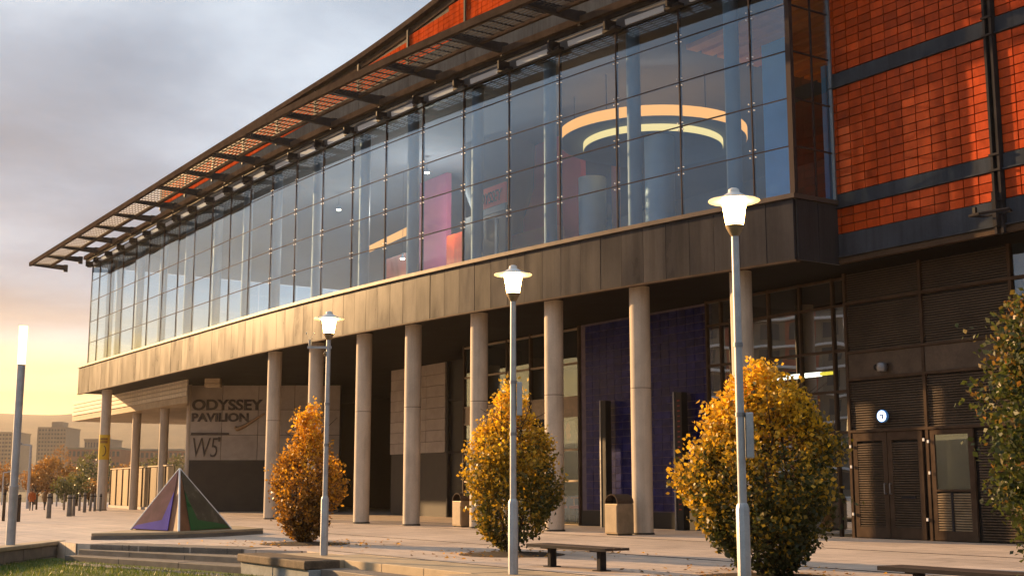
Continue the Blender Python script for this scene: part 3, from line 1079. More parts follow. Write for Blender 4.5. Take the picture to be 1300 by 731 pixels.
for i in range(2):
    for j in range(4):
        a0, a1 = lv[i] + 0.035, lv[i + 1] - 0.035
        if j == 1:
            MB().box(a0, a1, ML - 0.01, ML + 0.05, lz[j] + 0.03, lz[j + 1] - 0.03).build('blank_panel', M['louvre'], hall, bevel=0.006)
        else:
            louvre('louvre_slats', a0, a1, lz[j] + 0.035, lz[j + 1] - 0.035, ML + 0.05, 0.052, hall, M['louvre'])
MB().box(lv[2] + 0.04, lv[3], ML + 0.03, ML + 0.045, 0.1, 5.7).build('glass_pane', M['glass'], hall)
for a in lv:
    MB().box(a - 0.034, a + 0.034, ML - 0.03, ML + 0.055, 0 if a in (lv[0], lv[1]) else 0, 5.8).build('mullion', M['steel_brown'], hall)
for z in lz[:4]:
    MB().box(lv[0], lv[3], ML - 0.045, ML + 0.05, z - 0.028, z + 0.028).build('transom', M['steel_brown'], hall)
dz = 2.21


def door(a0, a1, hinge):
    d = MB()
    f = 0.11
    d.box(a0, a0 + f, ML - 0.02, ML + 0.03, 0.02, dz).box(a1 - f, a1, ML - 0.02, ML + 0.03, 0.02, dz)
    d.box(a0 + f, a1 - f, ML - 0.02, ML + 0.03, 0.02, 0.24).box(a0 + f, a1 - f, ML - 0.02, ML + 0.03, dz - 0.17, dz)
    ob = d.build('door', M['steel_brown'], hall)
    louvre('door_slats', a0 + f, a1 - f, 0.25, dz - 0.18, ML + 0.02, 0.05, ob, M['louvre'])
    x = a1 - 0.06 if hinge < 0 else a0 + 0.06
    MB().path([(x, ML - 0.02, 1.14), (x, ML - 0.08, 1.14), (x, ML - 0.08, 0.93), (x, ML - 0.02, 0.93)], 0.012, 8).build('handle', M['silver'], ob, smooth=True)
    return ob


door(-0.62, 0.29, -1)
dd = door(0.31, 1.20, 1)
MB().box(0.62, 0.98, ML - 0.035, ML - 0.021, 0.83, 0.89).build('kick_bar', M['steel'], dd)
mb = MB().box(1.40, 1.50, ML - 0.02, ML + 0.03, 0.02, dz).box(2.30, 2.42, ML - 0.02, ML + 0.03, 0.02, dz)
mb.box(1.50, 2.30, ML - 0.02, ML + 0.03, 0.02, 0.2).box(1.50, 2.30, ML - 0.02, ML + 0.03, dz - 0.1, dz).box(1.50, 2.30, ML - 0.02, ML + 0.03, 0.98, 1.02)
ob = mb.build('door', M['steel_brown'], hall)
MB().box(1.5, 2.3, ML, ML + 0.012, 1.02, dz - 0.1).build('door_glass', M['glass_dark'], ob)
louvre('door_slats', 1.5, 2.3, 0.21, 0.97, ML + 0.02, 0.05, ob, M['bin'])
MB().box(1.84, 1.89, ML - 0.035, ML - 0.018, 0.2, 0.97).build('door_bar', M['steel'], ob)
louvre('louvre_slats', 2.5, 3.4, 0.05, 2.2, ML + 0.05, 0.052, hall, M['louvre'])
mb = MB()
for a, z in ((1.27, 2.02), (1.27, 0.42), (1.38, 1.98), (-0.66, 1.93), (-0.66, 0.5), (1.38, 1.35), (-0.66, 1.5)):
    mb.box(a - 0.02, a + 0.02, ML - 0.07, ML - 0.046, z - 0.03, z + 0.03)
mb.build('door_contact', M['white'], hall, kind='stuff')

# ------------------------------------------------------------------ fixtures on the building
def bld(name, label, cat, a, m, z, group=None):
    return thing(name, label, cat, O + AX * a - NX * m + Vector((0, 0, z)), PHI, group)


p = at_n(1122, 465, -2.15)
t = bld('security_light', 'grey dome shaped security light on the blank panel above the double door', 'light', p.x, ML - 0.01, p.z)
MB().box(-0.08, 0.08, -0.05, 0.0, -0.06, 0.06).build('mounting_plate', M['steel'], t)
MB().lathe([(0.02, -0.13), (0.09, -0.11), (0.12, -0.03), (0.10, 0.06), (0.03, 0.09)], 18, (0.02, -0.13, 0)).build('dome', M['silver'], t, smooth=True)
MB().lathe([(0.03, -0.08), (0.06, -0.04), (0.06, 0.02), (0.03, 0.04)], 14, (-0.10, -0.16, 0)).build('lens', M['black'], t, smooth=True)
p = at_n(1123, 528, -2.2)
t = bld('round_sign', 'small round blue and white illuminated sign on the louvres over the door', 'sign', p.x, ML - 0.03, p.z)
mb = MB().tube((0, 0, 0), (0, -0.06, 0), 0.135, 0.135, 28)
mb.build('casing', M['sky_blue'], t)
MB().tube((0, -0.061, 0), (0, -0.066, 0), 0.115, 0.115, 28).build('face', emit_mat('sign_face', (0.62, 0.75, 1.0), 1.6), t)
mb = MB().box(-0.05, 0.05, -0.073, -0.068, 0.01, 0.035).box(-0.05, -0.025, -0.073, -0.068, -0.035, 0.008).box(0.01, 0.045, -0.073, -0.068, -0.06, 0.008)
mb.build('mark', M['steel'], t)
p = at_n(1018, 476, -2.75)
t = bld('tube_light', 'lit white fluorescent tube with a yellow end behind the dark glazing', 'light', p.x, 2.9, p.z)
MB().box(-1.0, 0.45, -0.04, 0.04, -0.05, 0.05).build('diffuser', emit_mat('tube_white', (1.0, 0.93, 0.78), 2.6), t)
MB().box(0.455, 0.9, -0.04, 0.04, -0.035, 0.035).build('yellow_end', emit_mat('tube_yellow', (1.0, 0.75, 0.06), 1.2), t)
# bracket fitting on the steel post
t = bld('bracket_light', 'dark bracket light fitting on the steel post at the right', 'light', 4.05, MW - 0.12, 6.05)
mb = MB().path([(-0.35, -0.35, 0), (-0.05, -0.45, -0.02), (0.45, -0.3, 0.0)], 0.03, 8).path([(-0.35, -0.35, 0), (-0.3, 0.0, 0.02), (0.3, 0.0, 0.02), (0.45, -0.3, 0)], 0.022, 8)
mb.build('frame', M['steel'], t, smooth=True)
MB().box(-0.04, 0.04, -0.1, 0.0, -0.22, 0.42).build('arm', M['steel'], t)
MB().box(-0.32, -0.26, -0.30, -0.24, 0.0, 0.16).build('lamp_head', M['black'], t)
# pendant lamps inside
for k, (px, py, n, lab) in enumerate(((834, 77, -1.6, 'white pendant lamp hanging under the ceiling near the glass corner'),
                                       (542, 219, -1.2, 'bright ceiling spotlight above the magenta wall'),
                                       (430, 266, -1.0, 'faint ceiling spotlight furthest along the glass front'),
                                       (511, 328, -1.5, 'small white lamp over the brick pier inside the glass'))):
    p = at_n(px, py, n)
    t = bld('pendant_lamp', lab, 'lamp', p.x, p.y, p.z, 'lamps inside the glass front')
    s = 1.0 if k == 0 else 0.55
    MB().lathe([(0.03 * s, 0.32 * s), (0.05 * s, 0.22 * s), (0.09 * s, 0.10 * s), (0.15 * s, 0.0)], 18).build('shade', M['pale_blue'], t, smooth=True)
    MB().lathe([(0.09 * s, -0.07 * s), (0.14 * s, -0.03 * s), (0.145 * s, -0.003)], 18).build('bulb', M['bulb'], t, smooth=True)
    li = bpy.data.lights.new('lamp_light', 'POINT')
    li.energy = (110.0, 240.0, 130.0, 50.0)[k]
    li.color = (1.0, 0.88, 0.72)
    li.shadow_soft_size = 0.08
    lo = bpy.data.objects.new('lamp_light', li)
    col.objects.link(lo)
    lo.parent = t
    lo.location = (0, 0, -1.3)
    MB().tube((0, 0, 0.3 * s), (0, 0, max(0.35 * s, 12.0 - p.z)), 0.008, 0.008, 6).build('cord', M['black'], t)
# hanging sign inside
p0, p1 = at_n(604, 255, -1.5), at_n(645, 255, -1.5)
q0 = at_n(604, 275, -1.5)
t = bld('red_hanging_sign', 'red sign with dark lettering over a pale strip behind the glass', 'sign', p0.x, p0.y - 0.1, 0)
zb = at_n(620, 274, -1.5).z
L = p1.x - p0.x
MB().box(0, L, 0, 0.06, zb + 0.22, zb + 0.85).build('panel', M['red'], t)
MB().box(0, L, -0.005, 0.06, zb, zb + 0.20).build('strip', M['pale_blue'], t)


def text_part(txt, w, h, m, parent, loc, rz=0.0, depth=0.02, name='lettering', shear=0.0, bold=0.0):
    cu = bpy.data.curves.new('lettering', 'FONT')
    cu.body = txt
    cu.extrude = 0.5 * depth
    cu.shear = shear
    cu.offset = bold
    ob = bpy.data.objects.new('lettering', cu)
    col.objects.link(ob)
    bpy.context.view_layer.update()
    dg = bpy.context.evaluated_depsgraph_get()
    me = bpy.data.meshes.new_from_object(ob.evaluated_get(dg))
    bpy.data.objects.remove(ob)
    co = np.zeros(len(me.vertices) * 3)
    me.vertices.foreach_get('co', co)
    co = co.reshape(-1, 3)
    lo, hi = co.min(0), co.max(0)
    x = (co[:, 0] - lo[0]) / (hi[0] - lo[0]) * w
    z = (co[:, 1] - lo[1]) / (hi[1] - lo[1]) * h
    yv = -co[:, 2]
    me.vertices.foreach_set('co', np.stack([x, yv, z], 1).astype(np.float32).ravel())
    me.materials.clear()
    me.materials.append(m)
    me.update()
    return link(name, me, parent, loc=loc, rz=rz)


text_part('ODYSSEY', L * 0.82, 0.36, M['letters'], t, (L * 0.09, -0.015, zb + 0.33), shear=0.25)

# ------------------------------------------------------------------ wall sign letters
z0 = at_y(290, 520.8, YS).z
t = thing('wall_sign', 'large dark letters of the venue name on the pale stone wall', 'sign', (xs[0] + 0.06, YS - 0.07, 0))
wO = at_y(334, 515, YS).x - xs[0] - 0.06
text_part('ODYSSEY', wO, 0.50, M['letters'], t, (0.0, 0.0, z0), depth=0.05, bold=0.03)
z1 = at_y(290, 535.3, YS).z
wP = at_y(316, 530, YS).x - xs[0] - 0.06
text_part('PAVILION', wP, 0.40, M['letters'], t, (0.0, 0.0, z1), depth=0.05, bold=0.035)
xb = at_y(291, 550, YS).x - xs[0] - 0.06
MB().box(0.0, xb, -0.03, 0.02, at_y(290, 552, YS).z, at_y(290, 549.3, YS).z).build('rule', M['letters'], t)
za = at_y(260, 580, YS).z
text_part('W5', 1.12, 0.86, M['letters'], t, (0.10, 0.0, za), depth=0.05, shear=0.12, bold=-0.012, name='emblem')
text_part("'", 0.09, 0.2, M['letters'], t, (1.24, 0.0, za + 0.70), depth=0.05, name='emblem_mark')
t2 = thing('stick_emblem', 'bronze hockey stick emblem beside the dark letters on the stone wall', 'emblem', (0, 0, 0))
pts = [at_y(px, py, YS - 0.12) for px, py in ((299, 541), (299.5, 544.5), (303, 544), (312, 539.5), (324, 532), (336, 524.5))]
MB().path(pts, [0.05, 0.09, 0.10, 0.08, 0.06, 0.045], 10).build('shaft', mat('stick_bronze', (0.34, 0.22, 0.12), 0.4, 0.5), t2, smooth=True)
# box on the soffit
p = at_y(270, 485, 54.5)
t = thing('soffit_box', 'cream box unit fixed under the soffit above the wall lettering', 'fixture', (p.x, p.y, p.z))
MB().box(-0.33, 0.33, -0.1, 0.3, -0.05, 0.27).build('case', M['gold_stone'], t, bevel=0.02)
MB().box(-0.34, 0.34, -0.11, 0.31, -0.21, -0.06).build('lower_tray', M['gold_stone'], t, bevel=0.02)
# yellow banner wrapped on the end column
q = at_z(138, 495, ZS)
ca_, = ((q - O).dot(AX),)
cp = W(ca_, nf(ca_) - 0.52)
zt, zbm = 1.05 + (HZ - 553) * (cp.y / F), 1.05 + (HZ - 584) * (cp.y / F)
t = thing('column_banner', 'yellow banner with dark curved emblem wrapped round the end column', 'banner', (cp.x, cp.y, 0))
MB().lathe([(0.258, zbm), (0.258, zt)], 28).build('wrap', M['yellow'], t, smooth=True)


def on_cyl(r, deg, z):
    return (r * math.sin(R(deg)), -r * math.cos(R(deg)), z)


mb = MB()
pts = [on_cyl(0.268, -18 + 34 * (1 - math.cos(R(u))) / 2 * 2.0 * 0.5, zbm + 0.28 + 0.2 * math.sin(R(u - 90)) * -1 + 0.06) for u in range(0, 181, 20)]
pts = [on_cyl(0.268, 8 - 26 * math.cos(R(u)) * 1.0, zbm + 0.42 + 0.24 * math.sin(R(u))) for u in range(100, 300, 20)]
mb.path(pts, 0.022, 6)
mb.build('curved_mark', M['letters'], t)
mb = MB()
for zz in (zt - 0.26, zt - 0.4):
    for dgs in range(-30, 45, 10):
        mb.hexa([on_cyl(0.264, dgs, zz), on_cyl(0.264, dgs + 9.5, zz), on_cyl(0.250, dgs + 9.5, zz), on_cyl(0.250, dgs, zz),
                 on_cyl(0.264, dgs, zz + 0.11), on_cyl(0.264, dgs + 9.5, zz + 0.11), on_cyl(0.250, dgs + 9.5, zz + 0.11), on_cyl(0.250, dgs, zz + 0.11)])
mb.build('printed_bars', mat('banner_brown', (0.26, 0.13, 0.03), 0.5), t)

# ------------------------------------------------------------------ low wing beyond the far end, and its fence
WE = at_n(238, 503, 0.6).x
wing = thing('low_canopy', 'low flat canopy roof on slim columns beyond the far end of the pavilion', 'canopy', O, PHI)
sq = Vector((xs[0] - 0.25, YS + 0.1, 0)) - O
wpoly = lambda e: [(-54.5 - e, -0.6 - e), (WE, -0.6 - e), (sq.dot(AX), -sq.dot(NX)), (-46.0, 9.0), (-54.5 - e, 9.0)]
mb = MB().prism(wpoly(0), 4.72, 5.0)
mb.build('roof_slab', M['gold_stone'], wing)
for k in range(4):
    MB().box(-54.4, WE, -0.65 - 0.0, -0.61, 5.02 + 0.2 * k, 5.19 + 0.2 * k).build('fascia_board', mat('cream_board', (0.55, 0.47, 0.34), 0.6), wing) if k == 0 else link('fascia_board', bpy.data.objects['fascia_board'].data, wing, loc=(0, 0, 0.2 * k))
MB().prism(wpoly(-0.03), 5.0, 5.8).build('roof_deck', M['sign_stone'], wing)
for px in (174, 209):
    q = at_n(px, 530, 0.0)
    MB().lathe([(0.21, 0), (0.21, 4.72)], 20, (q.x, 0.0, 0)).build('column', M['concrete'], wing, smooth=True)
q0, q1 = at_z(149, 642.7), at_z(229, 642)
f0, f1 = Vector((-22.2, 70.5, 0)), Vector((-15.2, 57.2, 0))
d = (f1 - f0)
ln = d.length
fence = thing('panel_fence', 'tall fence of pale metal panels beyond the pavilion columns', 'fence', f0, math.atan2(d.y, d.x))
npn = 9
for i in range(npn):
    x0, x1 = ln * i / npn, ln * (i + 1) / npn
    MB().box(x0 + 0.09, x1 - 0.05, 0.02, 0.05, 0.14, 2.02).build('panel', mat('fence_metal', (0.21, 0.14, 0.07), 0.5, 0.0, 0.4, 0.8, 0.05, 0.4, (1, 1, 0.2), spec=0.12) if i == 0 else bpy.data.materials['fence_metal'], fence)
    MB().box(x0 - 0.04, x0 + 0.05, -0.03, 0.06, 0, 2.04).build('post', M['steel_brown'], fence)
MB().box(-0.05, ln, -0.04, 0.07, 2.045, 2.1).build('rail', M['gold_stone'], fence)
MB().box(-0.05, ln, -0.06, 0.1, 0.0, 0.13).build('kerb', M['sign_stone'], fence)

# ------------------------------------------------------------------ edging, walls and steps
for i in range(18):
    a0 = aB0 + 0.02 + 1.15 * i
    pts = [W(a0 + 0.004, 9.665), W(a0 + 1.146, 9.665), W(a0 + 1.146, NEDGE), W(a0 + 0.004, NEDGE)]
edging = thing('stone_edging', 'strip of yellowish edging stones along the front edge of the plaza', 'kerb', W(0, 10.3, 0), PHI)
aS0, aS1 = (at_z(452, 709.5) - O).dot(AX), (at_z(560, 724) - O).dot(AX)      # the gap of the near steps
aE0 = (at_z(424.5, 711) - O).dot(AX)
edges = [aB0 + 0.25, aE0 - 0.1, aS0]
k = aS0
while k < 16:
    k += 1.2
    edges.append(k)
for i in range(len(edges) - 1):
    a0, a1 = edges[i], edges[i + 1]
    deep = NEDGE if (a1 <= aE0 or a0 >= aS1 - 0.01) else 10.62
    MB().box(a0 + 0.004, a1 - 0.004, -(deep - 10.3), 0.64, -0.6, rnd.uniform(-0.003, 0.003)).build('edging_stone', M['gold_stone'], edging, bevel=0.008)
# near steps down from the edging
st = thing('granite_steps', 'short flight of weathered granite steps between two low walls at the bottom edge', 'steps', W(0, 10.3, 0), PHI)
for k, (n0, n1, z) in enumerate(((10.625, 11.05, -0.11), (11.055, 11.5, -0.22))):
    mid = (aS0 + aS1 + 1.0) / 2
    MB().box(aE0 + 0.02, mid - 0.004, -(n1 - 10.3), -(n0 - 10.3), -0.6, z).build('step', M['stone'], st, bevel=0.012)
    MB().box(mid + 0.004, aS1 + 1.0, -(n1 - 10.3), -(n0 - 10.3), -0.6, z - 0.001).build('step', M['stone'], st, bevel=0.012)
# low walls with dark caps
def low_wall(label, a0, a1, n0, n1):
    t = thing('low_wall', label, 'wall', W(a0, n1, 0), PHI, 'low walls beside the steps')
    L, D = a1 - a0, n1 - n0
    nblk = max(2, int(L / 0.9))
    for i in range(nblk):
        for j in range(2):
            x0, x1 = L * i / nblk, L * (i + 1) / nblk
            MB().box(x0 + 0.02 + 0.004, x1 + 0.016, 0.03 + rnd.uniform(0, 0.006), D - 0.02, -0.62 + 0.25 * j, -0.376 + 0.25 * j).build('block', M['block'], t, bevel=0.01)
    nc = max(1, int(L / 1.6))
    for i in range(nc):
        MB().box(L * i / nc - 0.01, L * (i + 1) / nc - 0.016, -0.02, D, -0.124, 0.004 + rnd.uniform(0, 0.003)).build('capping', M['cap_stone'], t, bevel=0.02)
    return t


low_wall('low blue grey block wall with dark weathered capping under the furthest lamp', aB0, aE0, 10.72, NEDGE + 0.22)
low_wall('low wall with rusty weathered capping at the bottom edge beside the granite steps', aS1 + 1.05, aS1 + 5.5, NEDGE + 0.02, NEDGE + 0.5)
# far steps down to the lawn
t = thing('stone_steps', 'long stone steps from the plaza down to the grass', 'steps', (0, 0, 0))
lines = [((114, 690), (311, 696.6), 0.0), ((99.6, 696.6), (311, 707), -0.1), ((82, 704.3), (311, 718.7), -0.2), ((77, 714.3), (311, 732.5), -0.29)]
P = [(at_z(*a, z), at_z(*b, z), z) for a, b, z in lines]
for k in range(4):
    l0, r0, z = P[k]
    if k < 3:
        back = Vector((0.522, 0.853, 0)) * 0.7
    else:
        back = Vector((0.522, 0.853, 0)) * 0.3
    nseg = 3
    for s in range(nseg):
        u0, u1 = s / nseg, (s + 1) / nseg
        dirv = (r0 - l0)
        pa, pb = l0 + dirv * u0 + dirv.normalized() * 0.004, l0 + dirv * u1 - dirv.normalized() * 0.004
        zz = z + (0.005 if k == 0 else 0.0)
        MB().prism([(pa.x, pa.y), (pb.x, pb.y), ((pb + back).x, (pb + back).y), ((pa + back).x, (pa + back).y)], -0.6, zz + rnd.uniform(-0.003, 0.003)).build('step', M['stone'], t, bevel=0.012)
# retaining wall left of the lawn
t = thing('retaining_wall', 'low brown stone retaining wall along the left side of the lawn', 'wall', (wl, 0, 0))
y = 8.0
k = 0
while y < 25.9:
    for j in range(2):
        oy = 0.45 * j
        y1 = min(y + 0.9 + oy, 25.95)
        MB().box(-0.28, rnd.uniform(-0.006, 0.006), y + oy + 0.005, y1 - 0.005, -0.5 + 0.22 * j, -0.284 + 0.22 * j).build('stone', M['stone'], t, bevel=0.012)
    y += 0.9
for i in range(9):
    MB().box(-0.34, 0.025, 8 + 2.0 * i + 0.004, min(8 + 2.0 * (i + 1), 25.9) - 0.004, -0.06, 0.012).build('coping', M['gold_stone'], t, bevel=0.012)

# ------------------------------------------------------------------ pyramid sculpture on its plinth
pl = [at_z(115.5, 684.9), at_z(226, 683), at_z(334, 677.3)]
c0 = pl[0]
poly = [(pl[0].x, pl[0].y), (pl[0].x * 0.55 + pl[1].x * 0.45 + 0.05, pl[0].y * 0.55 + pl[1].y * 0.45 - 0.12), (pl[1].x, pl[1].y), (pl[1].x * 0.5 + pl[2].x * 0.5 + 0.1, (pl[1].y + pl[2].y) / 2 - 0.15), (pl[2].x, pl[2].y), (pl[2].x - 1.0, pl[2].y + 1.9), (pl[0].x + 0.9, pl[0].y + 4.6), (pl[0].x + 0.05, pl[0].y + 1.6)]
t = thing('sculpture_plinth', 'low curved stone plinth under the glass pyramid', 'plinth', (0, 0, 0))
MB().prism(poly, 0.0, 0.075).build('base', M['stone'], t)
MB().prism([(x * 1.0, y) for x, y in poly], 0.079, 0.135).build('capping', M['gold_stone'], t, bevel=0.01)
zp = 0.14
base = [at_z(160, 672.6, zp), at_z(227, 674.2, zp), at_z(288, 671.8, zp)]
base.append(base[0] + (base[2] - base[1]) + Vector((0.0, 0.6, 0)))
cen = sum(base, Vector()) / 4
apex = Vector((0, 0, 0)) + at_y(228, 594.5, cen.y - 0.15)
base[0], base[2] = base[0] + Vector((0, 0.35, 0)), base[2] + Vector((0, 0.45, 0))
t = thing('glass_pyramid', 'small pyramid sculpture with purple and green faces and white edges', 'sculpture', cen)
rel = [b - cen for b in base]
ap = apex - cen
mp_ = {'violet': mat('violet_panel', (0.075, 0.036, 0.055), 0.4, 0.0, 0.35, 3, 0.02, spec=0.005), 'blue': mat('blue_glaze', (0.045, 0.038, 0.28), 0.4, 0, 0.15, 3, 0.02, spec=0.005),
       'olive': mat('olive_panel', (0.075, 0.065, 0.045), 0.25, 0, 0.35, 3, 0.02), 'green': mat('green_glaze', (0.02, 0.095, 0.03), 0.3, 0, 0.15, 3, 0.02),
       'rust': mat('rust_panel', (0.17, 0.075, 0.035), 0.5, 0, 0.3, 3, 0.02)}


def tri_part(name, a, b, c, m, lift):
    """a thin solid triangle, lifted off its plane"""
    n = (b - a).cross(c - a).normalized()
    if n.y > 0:
        n = -n
    lo = [p + n * lift for p in (a, b, c)]
    hi = [p + n * (lift + 0.012) for p in (a, b, c)]
    return MB().add(lo + hi, [(0, 1, 2), (5, 4, 3), (0, 3, 4, 1), (1, 4, 5, 2), (2, 5, 3, 0)]).build(name, m, t)


def quad_part(name, pts, m, lift):
    n = (pts[1] - pts[0]).cross(pts[2] - pts[0]).normalized()
    if n.y > 0:
        n = -n
    lo = [p + n * lift for p in pts]
    hi = [p + n * (lift + 0.012) for p in pts]
    return MB().hexa(lo + hi).build(name, m, t)


for L, Rr, main, bord in ((rel[0], rel[1], 'violet', 'blue'), (rel[2], rel[1], 'olive', 'green')):
    tri_part('rust_face', ap, L, Rr, mp_['rust'], 0.0)
    inner = L.lerp(Rr, 0.80)                       # inner foot of the coloured panel
    tip = ap.lerp(Rr, 0.03).lerp(ap.lerp(L, 0.03), 0.3)
    tri_part('coloured_face', tip, L.lerp(inner, 0.03) * 1.0 + (ap - L) * 0.02, inner, mp_[main], 0.014)
    i2 = L.lerp(Rr, 0.62) + (ap - L.lerp(Rr, 0.62)) * 0.16
    o2 = L.lerp(Rr, 0.10) + (ap - L.lerp(Rr, 0.10)) * 0.07
    quad_part('colour_border', [L.lerp(inner, 0.05) + (ap - L) * 0.012, inner, i2, o2], mp_[bord], 0.028)
    up = inner.lerp(tip, 0.62)
    quad_part('colour_border', [inner, up, up.lerp(i2, 0.10), i2], mp_[bord], 0.030)
mb = MB()
for r_ in rel[:3]:
    MB().tube(r_, ap, 0.026, 0.02, 8).build('edge_tube', M['white'], t, smooth=True)
MB().tube(rel[0], rel[1], 0.014, 0.014, 6).build('foot_rail', M['gold_stone'], t)
MB().tube(rel[1], rel[2], 0.014, 0.014, 6).build('foot_rail', M['gold_stone'], t)

# ------------------------------------------------------------------ street lamps
def lamp(label, loc, box_z=None, arm=False):
    t = thing('street_lamp', label, 'street lamp', loc, PHI, 'lit lamps along the plaza edge')
    MB().lathe([(0.062, 0.0), (0.062, 0.86), (0.052, 0.90), (0.042, 0.915)], 8).build('base_sleeve', M['pole'], t, smooth=True)
    MB().lathe([(0.041, 0.9), (0.036, 3.42)], 12).build('pole', M['pole'], t, smooth=True)
    MB().lathe([(0.036, 3.40), (0.06, 3.44), (0.085, 3.49), (0.09, 3.505)], 18).build('collar', M['bin'], t, smooth=True)
    MB().lathe([(0.082, 3.508), (0.118, 3.735)], 24).build('lantern', M['lamp'], t, smooth=True)
    MB().lathe([(0.122, 3.738), (0.245, 3.742), (0.243, 3.750), (0.12, 3.785), (0.055, 3.825), (0.05, 3.855), (0.03, 3.868), (0.004, 3.872)], 32).build('hat', M['hat'], t, smooth=True)
    for z in (1.7, 2.35):
        MB().lathe([(0.046, z), (0.046, z + 0.04)], 12).build('band', M['silver'], t, smooth=True)
    if box_z:
        bx = MB().box(0.045, 0.115, -0.05, 0.05, box_z, box_z + 0.42).build('control_box', M['pole'], t, bevel=0.01)
    if arm:
        MB().box(-0.34, 0.05, -0.02, 0.02, 3.26, 3.30).build('side_arm', M['pole'], t)
        mb = MB().tube((-0.30, 0, 3.30), (-0.30, 0, 3.40), 0.02, 0.035, 10)
        for da in (-0.06, 0.06):
            mb.tube((-0.30, 0, 3.40), (-0.30 + da, 0, 3.50), 0.004, 0.004, 5)
            mb.lathe([(0.004, -0.018), (0.018, 0), (0.004, 0.018)], 8, (-0.30 + da, 0, 3.51))
        mb.build('wind_gauge', M['pole'], t)
        MB().lathe([(0.01, -0.04), (0.035, 0.0), (0.01, 0.04)], 10, (-0.05, 0, 3.18)).build('sensor', M['bin'], t, smooth=True)
    return t


lp = lamp('furthest lit lamp post with a small side arm, standing on the block wall', at_z(411, 704.3, 0.006), arm=True)
lp.rotation_euler = (0, 0, 0.0)
lp.scale = (1, 1, 1.0)
lm = lamp('middle lit lamp post in front of the golden bush beside the bench', at_z(651.5, 728.2), box_z=1.95)
ln_ = lamp('tallest nearest lit lamp post in front of the largest bush', at_z(946.3, 768), box_z=1.32)
for q_ in (lm, ln_):
    q_.rotation_euler = (0, 0, 0)
t = thing('light_column', 'slender glowing light column at the far left of the plaza', 'street lamp', at_z(13, 692))
MB().lathe([(0.085, 0), (0.085, 1.05), (0.09, 1.06), (0.09, 1.085), (0.072, 1.09)], 14).build('base_sleeve', M['pole'], t, smooth=True)
MB().lathe([(0.07, 1.08), (0.075, 3.35)], 14).build('pole', M['pole'], t, smooth=True)
MB().lathe([(0.076, 3.36), (0.08, 4.08)], 14).build('lit_tube', M['tube'], t, smooth=True)

# ------------------------------------------------------------------ bins, benches, pylons
def bin_(label, loc, rz):
    t = thing('litter_bin', label, 'litter bin', loc, rz, 'bronze litter bins by the columns')
    w = 0.235
    MB().box(-w, w, -w, w, 0.03, 0.70).build('body', M['bin'], t, bevel=0.015)
    MB().box(-w + 0.03, w - 0.03, -w + 0.03, w - 0.03, 0.0, 0.03).build('foot', M['black'], t)
    MB().box(-w + 0.03, w - 0.03, -w - 0.008, -w, 0.07, 0.66).build('door_panel', M['gold_stone'], t, bevel=0.004)
    mb = MB()
    k = 12
    for i in range(k):
        u0, u1 = math.pi * i / k, math.pi * (i + 1) / k
        def pt(u, r, y):
            return (-math.cos(u) * r, y, 0.705 + math.sin(u) * r * 0.88)
        mb.hexa([pt(u0, w, -w), pt(u1, w, -w), pt(u1, w, w), pt(u0, w, w), pt(u0, w - 0.02, -w), pt(u1, w - 0.02, -w), pt(u1, w - 0.02, w), pt(u0, w - 0.02, w)])
    mb.build('hood', M['steel_brown'], t, smooth=True)
    mb = MB()
    pts = [(-math.cos(math.pi * i / 14) * (w - 0.025), math.sin(math.pi * i / 14) * (w - 0.025) * 0.88 + 0.703) for i in range(15)]
    vs = [(x, -0.05, z) for x, z in pts] + [(x, 0.1, z) for x, z in pts]
    mb.add(vs, [tuple(range(14, -1, -1)), tuple(range(15, 30))] + [(i, i + 1, 16 + i, 15 + i) for i in range(14)] + [(14, 0, 15, 29)])
    mb.build('inner_bin', M['black'], t)
    return t


bin_('bronze litter bin with arched hood next to the second nearest column', at_z(788, 679.5) + Vector((0.0, 0.3, 0)), PHI)
bin_('bronze litter bin half hidden behind the bush beside the middle lamp', at_z(586, 669) + Vector((0.05, 0.3, 0)), PHI)


def bench(label, c, rz):
    t = thing('bench', label, 'bench', c, rz, 'low benches on the plaza')
    for k in range(3):
        MB().box(-0.90, 0.90, -0.185 + 0.125 * k, -0.185 + 0.125 * k + 0.116, 0.268, 0.30).build('slat', M['wood'], t, bevel=0.005)
    MB().box(-0.89, 0.89, -0.195, -0.186, 0.258, 0.298).build('edge_rail', M['steel'], t)
    for x in (-0.55, 0.55):
        MB().box(x - 0.035, x + 0.035, -0.05, 0.05, 0.0, 0.25).build('leg', M['steel'], t)
        MB().box(x - 0.03, x + 0.03, -0.17, 0.17, 0.245, 0.267).build('cross_bar', M['steel'], t)
        MB().box(x - 0.08, x + 0.08, -0.09, 0.09, -0.005, 0.012).build('foot_plate', M['steel'], t)
    return t


bench('low timber bench on steel legs right of the middle lamp', W(4.50, 9.0), PHI)
bench('low bench at the bottom edge beside the largest bush', W(10.55, 8.95), PHI)


def pylon(label, px, h, w):
    q = at_n(px, 600, -2.3)
    t = bld('info_pylon', label, 'pylon', q.x, 2.25, 0, 'slim pylons by the blue tiled wall')
    MB().box(-w, w, -0.04, 0.16, 0, h).build('body', M['black'], t, bevel=0.01)
    MB().box(-w - 0.055, -w - 0.003, -0.06, 0.18, 0, h + 0.02).build('edge_strip', M['silver'], t)
    return t


pylon('slim dark pylon with a steel edge left of the blue tiled wall', 770, 3.42, 0.10)
t = pylon('slim dark pylon with red marks right of the second nearest column', 866, 3.46, 0.13)
mb = MB()
for k in range(22):
    mb.box(-0.03, 0.06, -0.048, -0.041, 0.5 + 0.13 * k, 0.53 + 0.13 * k)
mb.build('red_marks', mat('red_print', (0.30, 0.03, 0.02), 0.5), t, kind='stuff')

